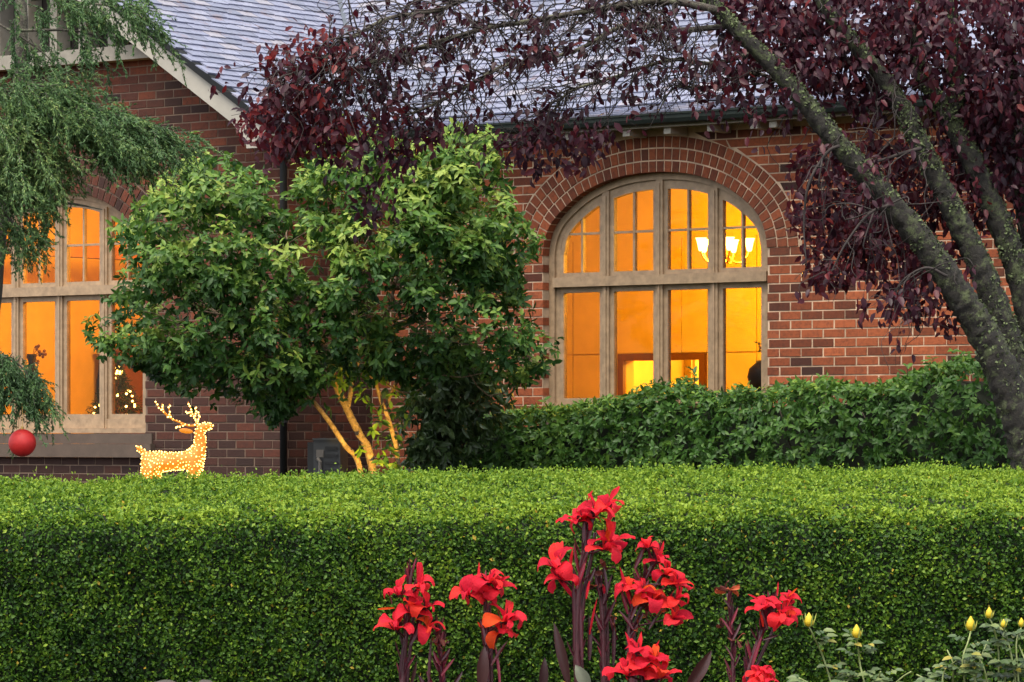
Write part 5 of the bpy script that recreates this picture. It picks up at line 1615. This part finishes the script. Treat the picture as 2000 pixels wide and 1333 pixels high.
# ------------------------------------------------------------------ yellow roses at the right
def teardrop(parent, c, h, w):
    b = MB(); b.lathe([(w * .35, 0), (w * .9, h * .18), (w, h * .36), (w * .75, h * .62), (w * .35, h * .85), (w * .06, h)], tuple(c), 10)
    return wchild("bud", b, M["rose_bud"], parent, False)
RL_GROUP = None
def rose(label, canes, Y):
    pl = empty("rose_bush", tuple(P(canes[0][0][0][0], 1400, Y) * [1, 1, 0])); tag(pl, label, "rose")
    L = Leaves()
    for pts, bud, sz, yel in canes:
        q = np.array([P(a, c, Y + .05 * rng.normal()) for a, c in pts])
        if q[0, 2] > -.1: q = np.vstack([[q[0, 0], q[0, 1], -.11], q])
        b = MB(); b.tube(q, np.linspace(.0065, .0045, len(q)), 6, res=4); wchild("cane", b, M["rose_stem"], pl, False)
        if bud:
            tip = q[-1]; h, w = sz * FS, sz * FS * .34
            bd = teardrop(pl, tip, h, w)
            for k in range(4):
                a = k * 1.57 + .4
                d = np.array([math.cos(a) * .35, math.sin(a) * .35, 1])
                place("sepal", BRACTS_S, tip + np.array([math.cos(a), math.sin(a), 0]) * w * .8, d, [math.cos(a), math.sin(a), 0], h * (.75 if yel else 1.05), h * .5, pl, .5)
        sp, _ = catmull(q, np.ones(len(q)), 6)
        vis = sp[sp[:, 2] > .03]
        for k in range(max(3, int(len(vis) / 2.6))):
            i = rng.integers(0, max(1, int(len(vis) * .86)))
            s0 = vis[i]; az = rng.random() * 6.283
            d = nrmz(np.array([math.cos(az), .5 * math.sin(az) - .3, .25]))
            ln2 = .075 * rng.uniform(.7, 1.2)
            sd_ = nrmz(np.cross(d, [0, 0, 1.0]))
            for t, sg in ((.45, 1), (.45, -1), (.8, 1), (.8, -1), (1, 0)):
                ax = d * (.4 if sg else 1) + sd_ * sg + [0, 0, -.2]
                LL = .066 * rng.uniform(.7, 1.15)
                L.add((s0 + d * ln2 * t)[None], ax[None], np.array([[.2 * rng.normal(), -.5, .9]]), LL, LL * .62, min(.98, max(.02, .5 + .25 * rng.normal())))
    leaf_parts(L.cat(), LEAF8, M["rose_leaf"], pl, frame=(1450, 1100, 2050, 1360), cell=5)
    return pl
BRACTS_S = petal_mesh("sepal", M["sepal"], 'bract', 71)
rose("slender yellow rose with two upright buds against the box hedge",
     [([(1625, 1345), (1608, 1285), (1590, 1245), (1580, 1224)], 1, 27, 0), ([(1690, 1345), (1680, 1300), (1676, 1265), (1673, 1246)], 1, 26, 1), ([(1650, 1350), (1660, 1325), (1690, 1312)], 0, 0, 0), ([(1600, 1350), (1580, 1335), (1560, 1325)], 0, 0, 0), ([(1740, 1350), (1760, 1325), (1780, 1312)], 0, 0, 0), ([(1700, 1350), (1715, 1325), (1720, 1312)], 0, 0, 0)], 20.9)
rose("leafy yellow rose bush with several buds in the bottom right corner",
     [([(1885, 1345), (1880, 1290), (1892, 1250), (1896, 1232)], 1, 28, 1), ([(1950, 1345), (1950, 1270), (1940, 1225), (1932, 1208)], 1, 22, 1), ([(1985, 1345), (1975, 1280), (1965, 1240), (1960, 1226)], 1, 16, 0), ([(1990, 1345), (1985, 1260), (1995, 1225)], 1, 18, 1), ([(1840, 1350), (1845, 1310), (1870, 1290)], 0, 0, 0), ([(1900, 1350), (1915, 1290), (1930, 1250)], 0, 0, 0), ([(1860, 1350), (1862, 1300), (1850, 1270)], 0, 0, 0), ([(1930, 1350), (1920, 1300), (1905, 1280)], 0, 0, 0), ([(2010, 1350), (2005, 1300), (1990, 1260)], 0, 0, 0), ([(1960, 1350), (1965, 1310), (1950, 1290)], 0, 0, 0), ([(1910, 1350), (1900, 1320), (1880, 1300)], 0, 0, 0), ([(1820, 1355), (1810, 1330), (1790, 1318)], 0, 0, 0), ([(1975, 1350), (1985, 1320), (2000, 1300)], 0, 0, 0)], 20.8)
# stones edging the bed
for k, (px, py, w, h, lab) in enumerate([(322, 1352, 36, 24, "flat pale stone at the foot of the hedge, left end"), (372, 1352, 17, 20, "small grey stone wedged between two larger bed stones"), (402, 1351, 24, 22, "rounded grey stone at the foot of the hedge, right of the small one")]):
    b = MB(); b.ball((0, 0, 0), w * 22.42 / FPX, .07, h * 22.42 / FPX, seg=14, rings=9, jit=.05)
    st = b.build("bed_stone", M["rock"], None, False); st.location = P(px, py, 22.42) ; tag(st, lab, "stone", "stones edging the flower bed")
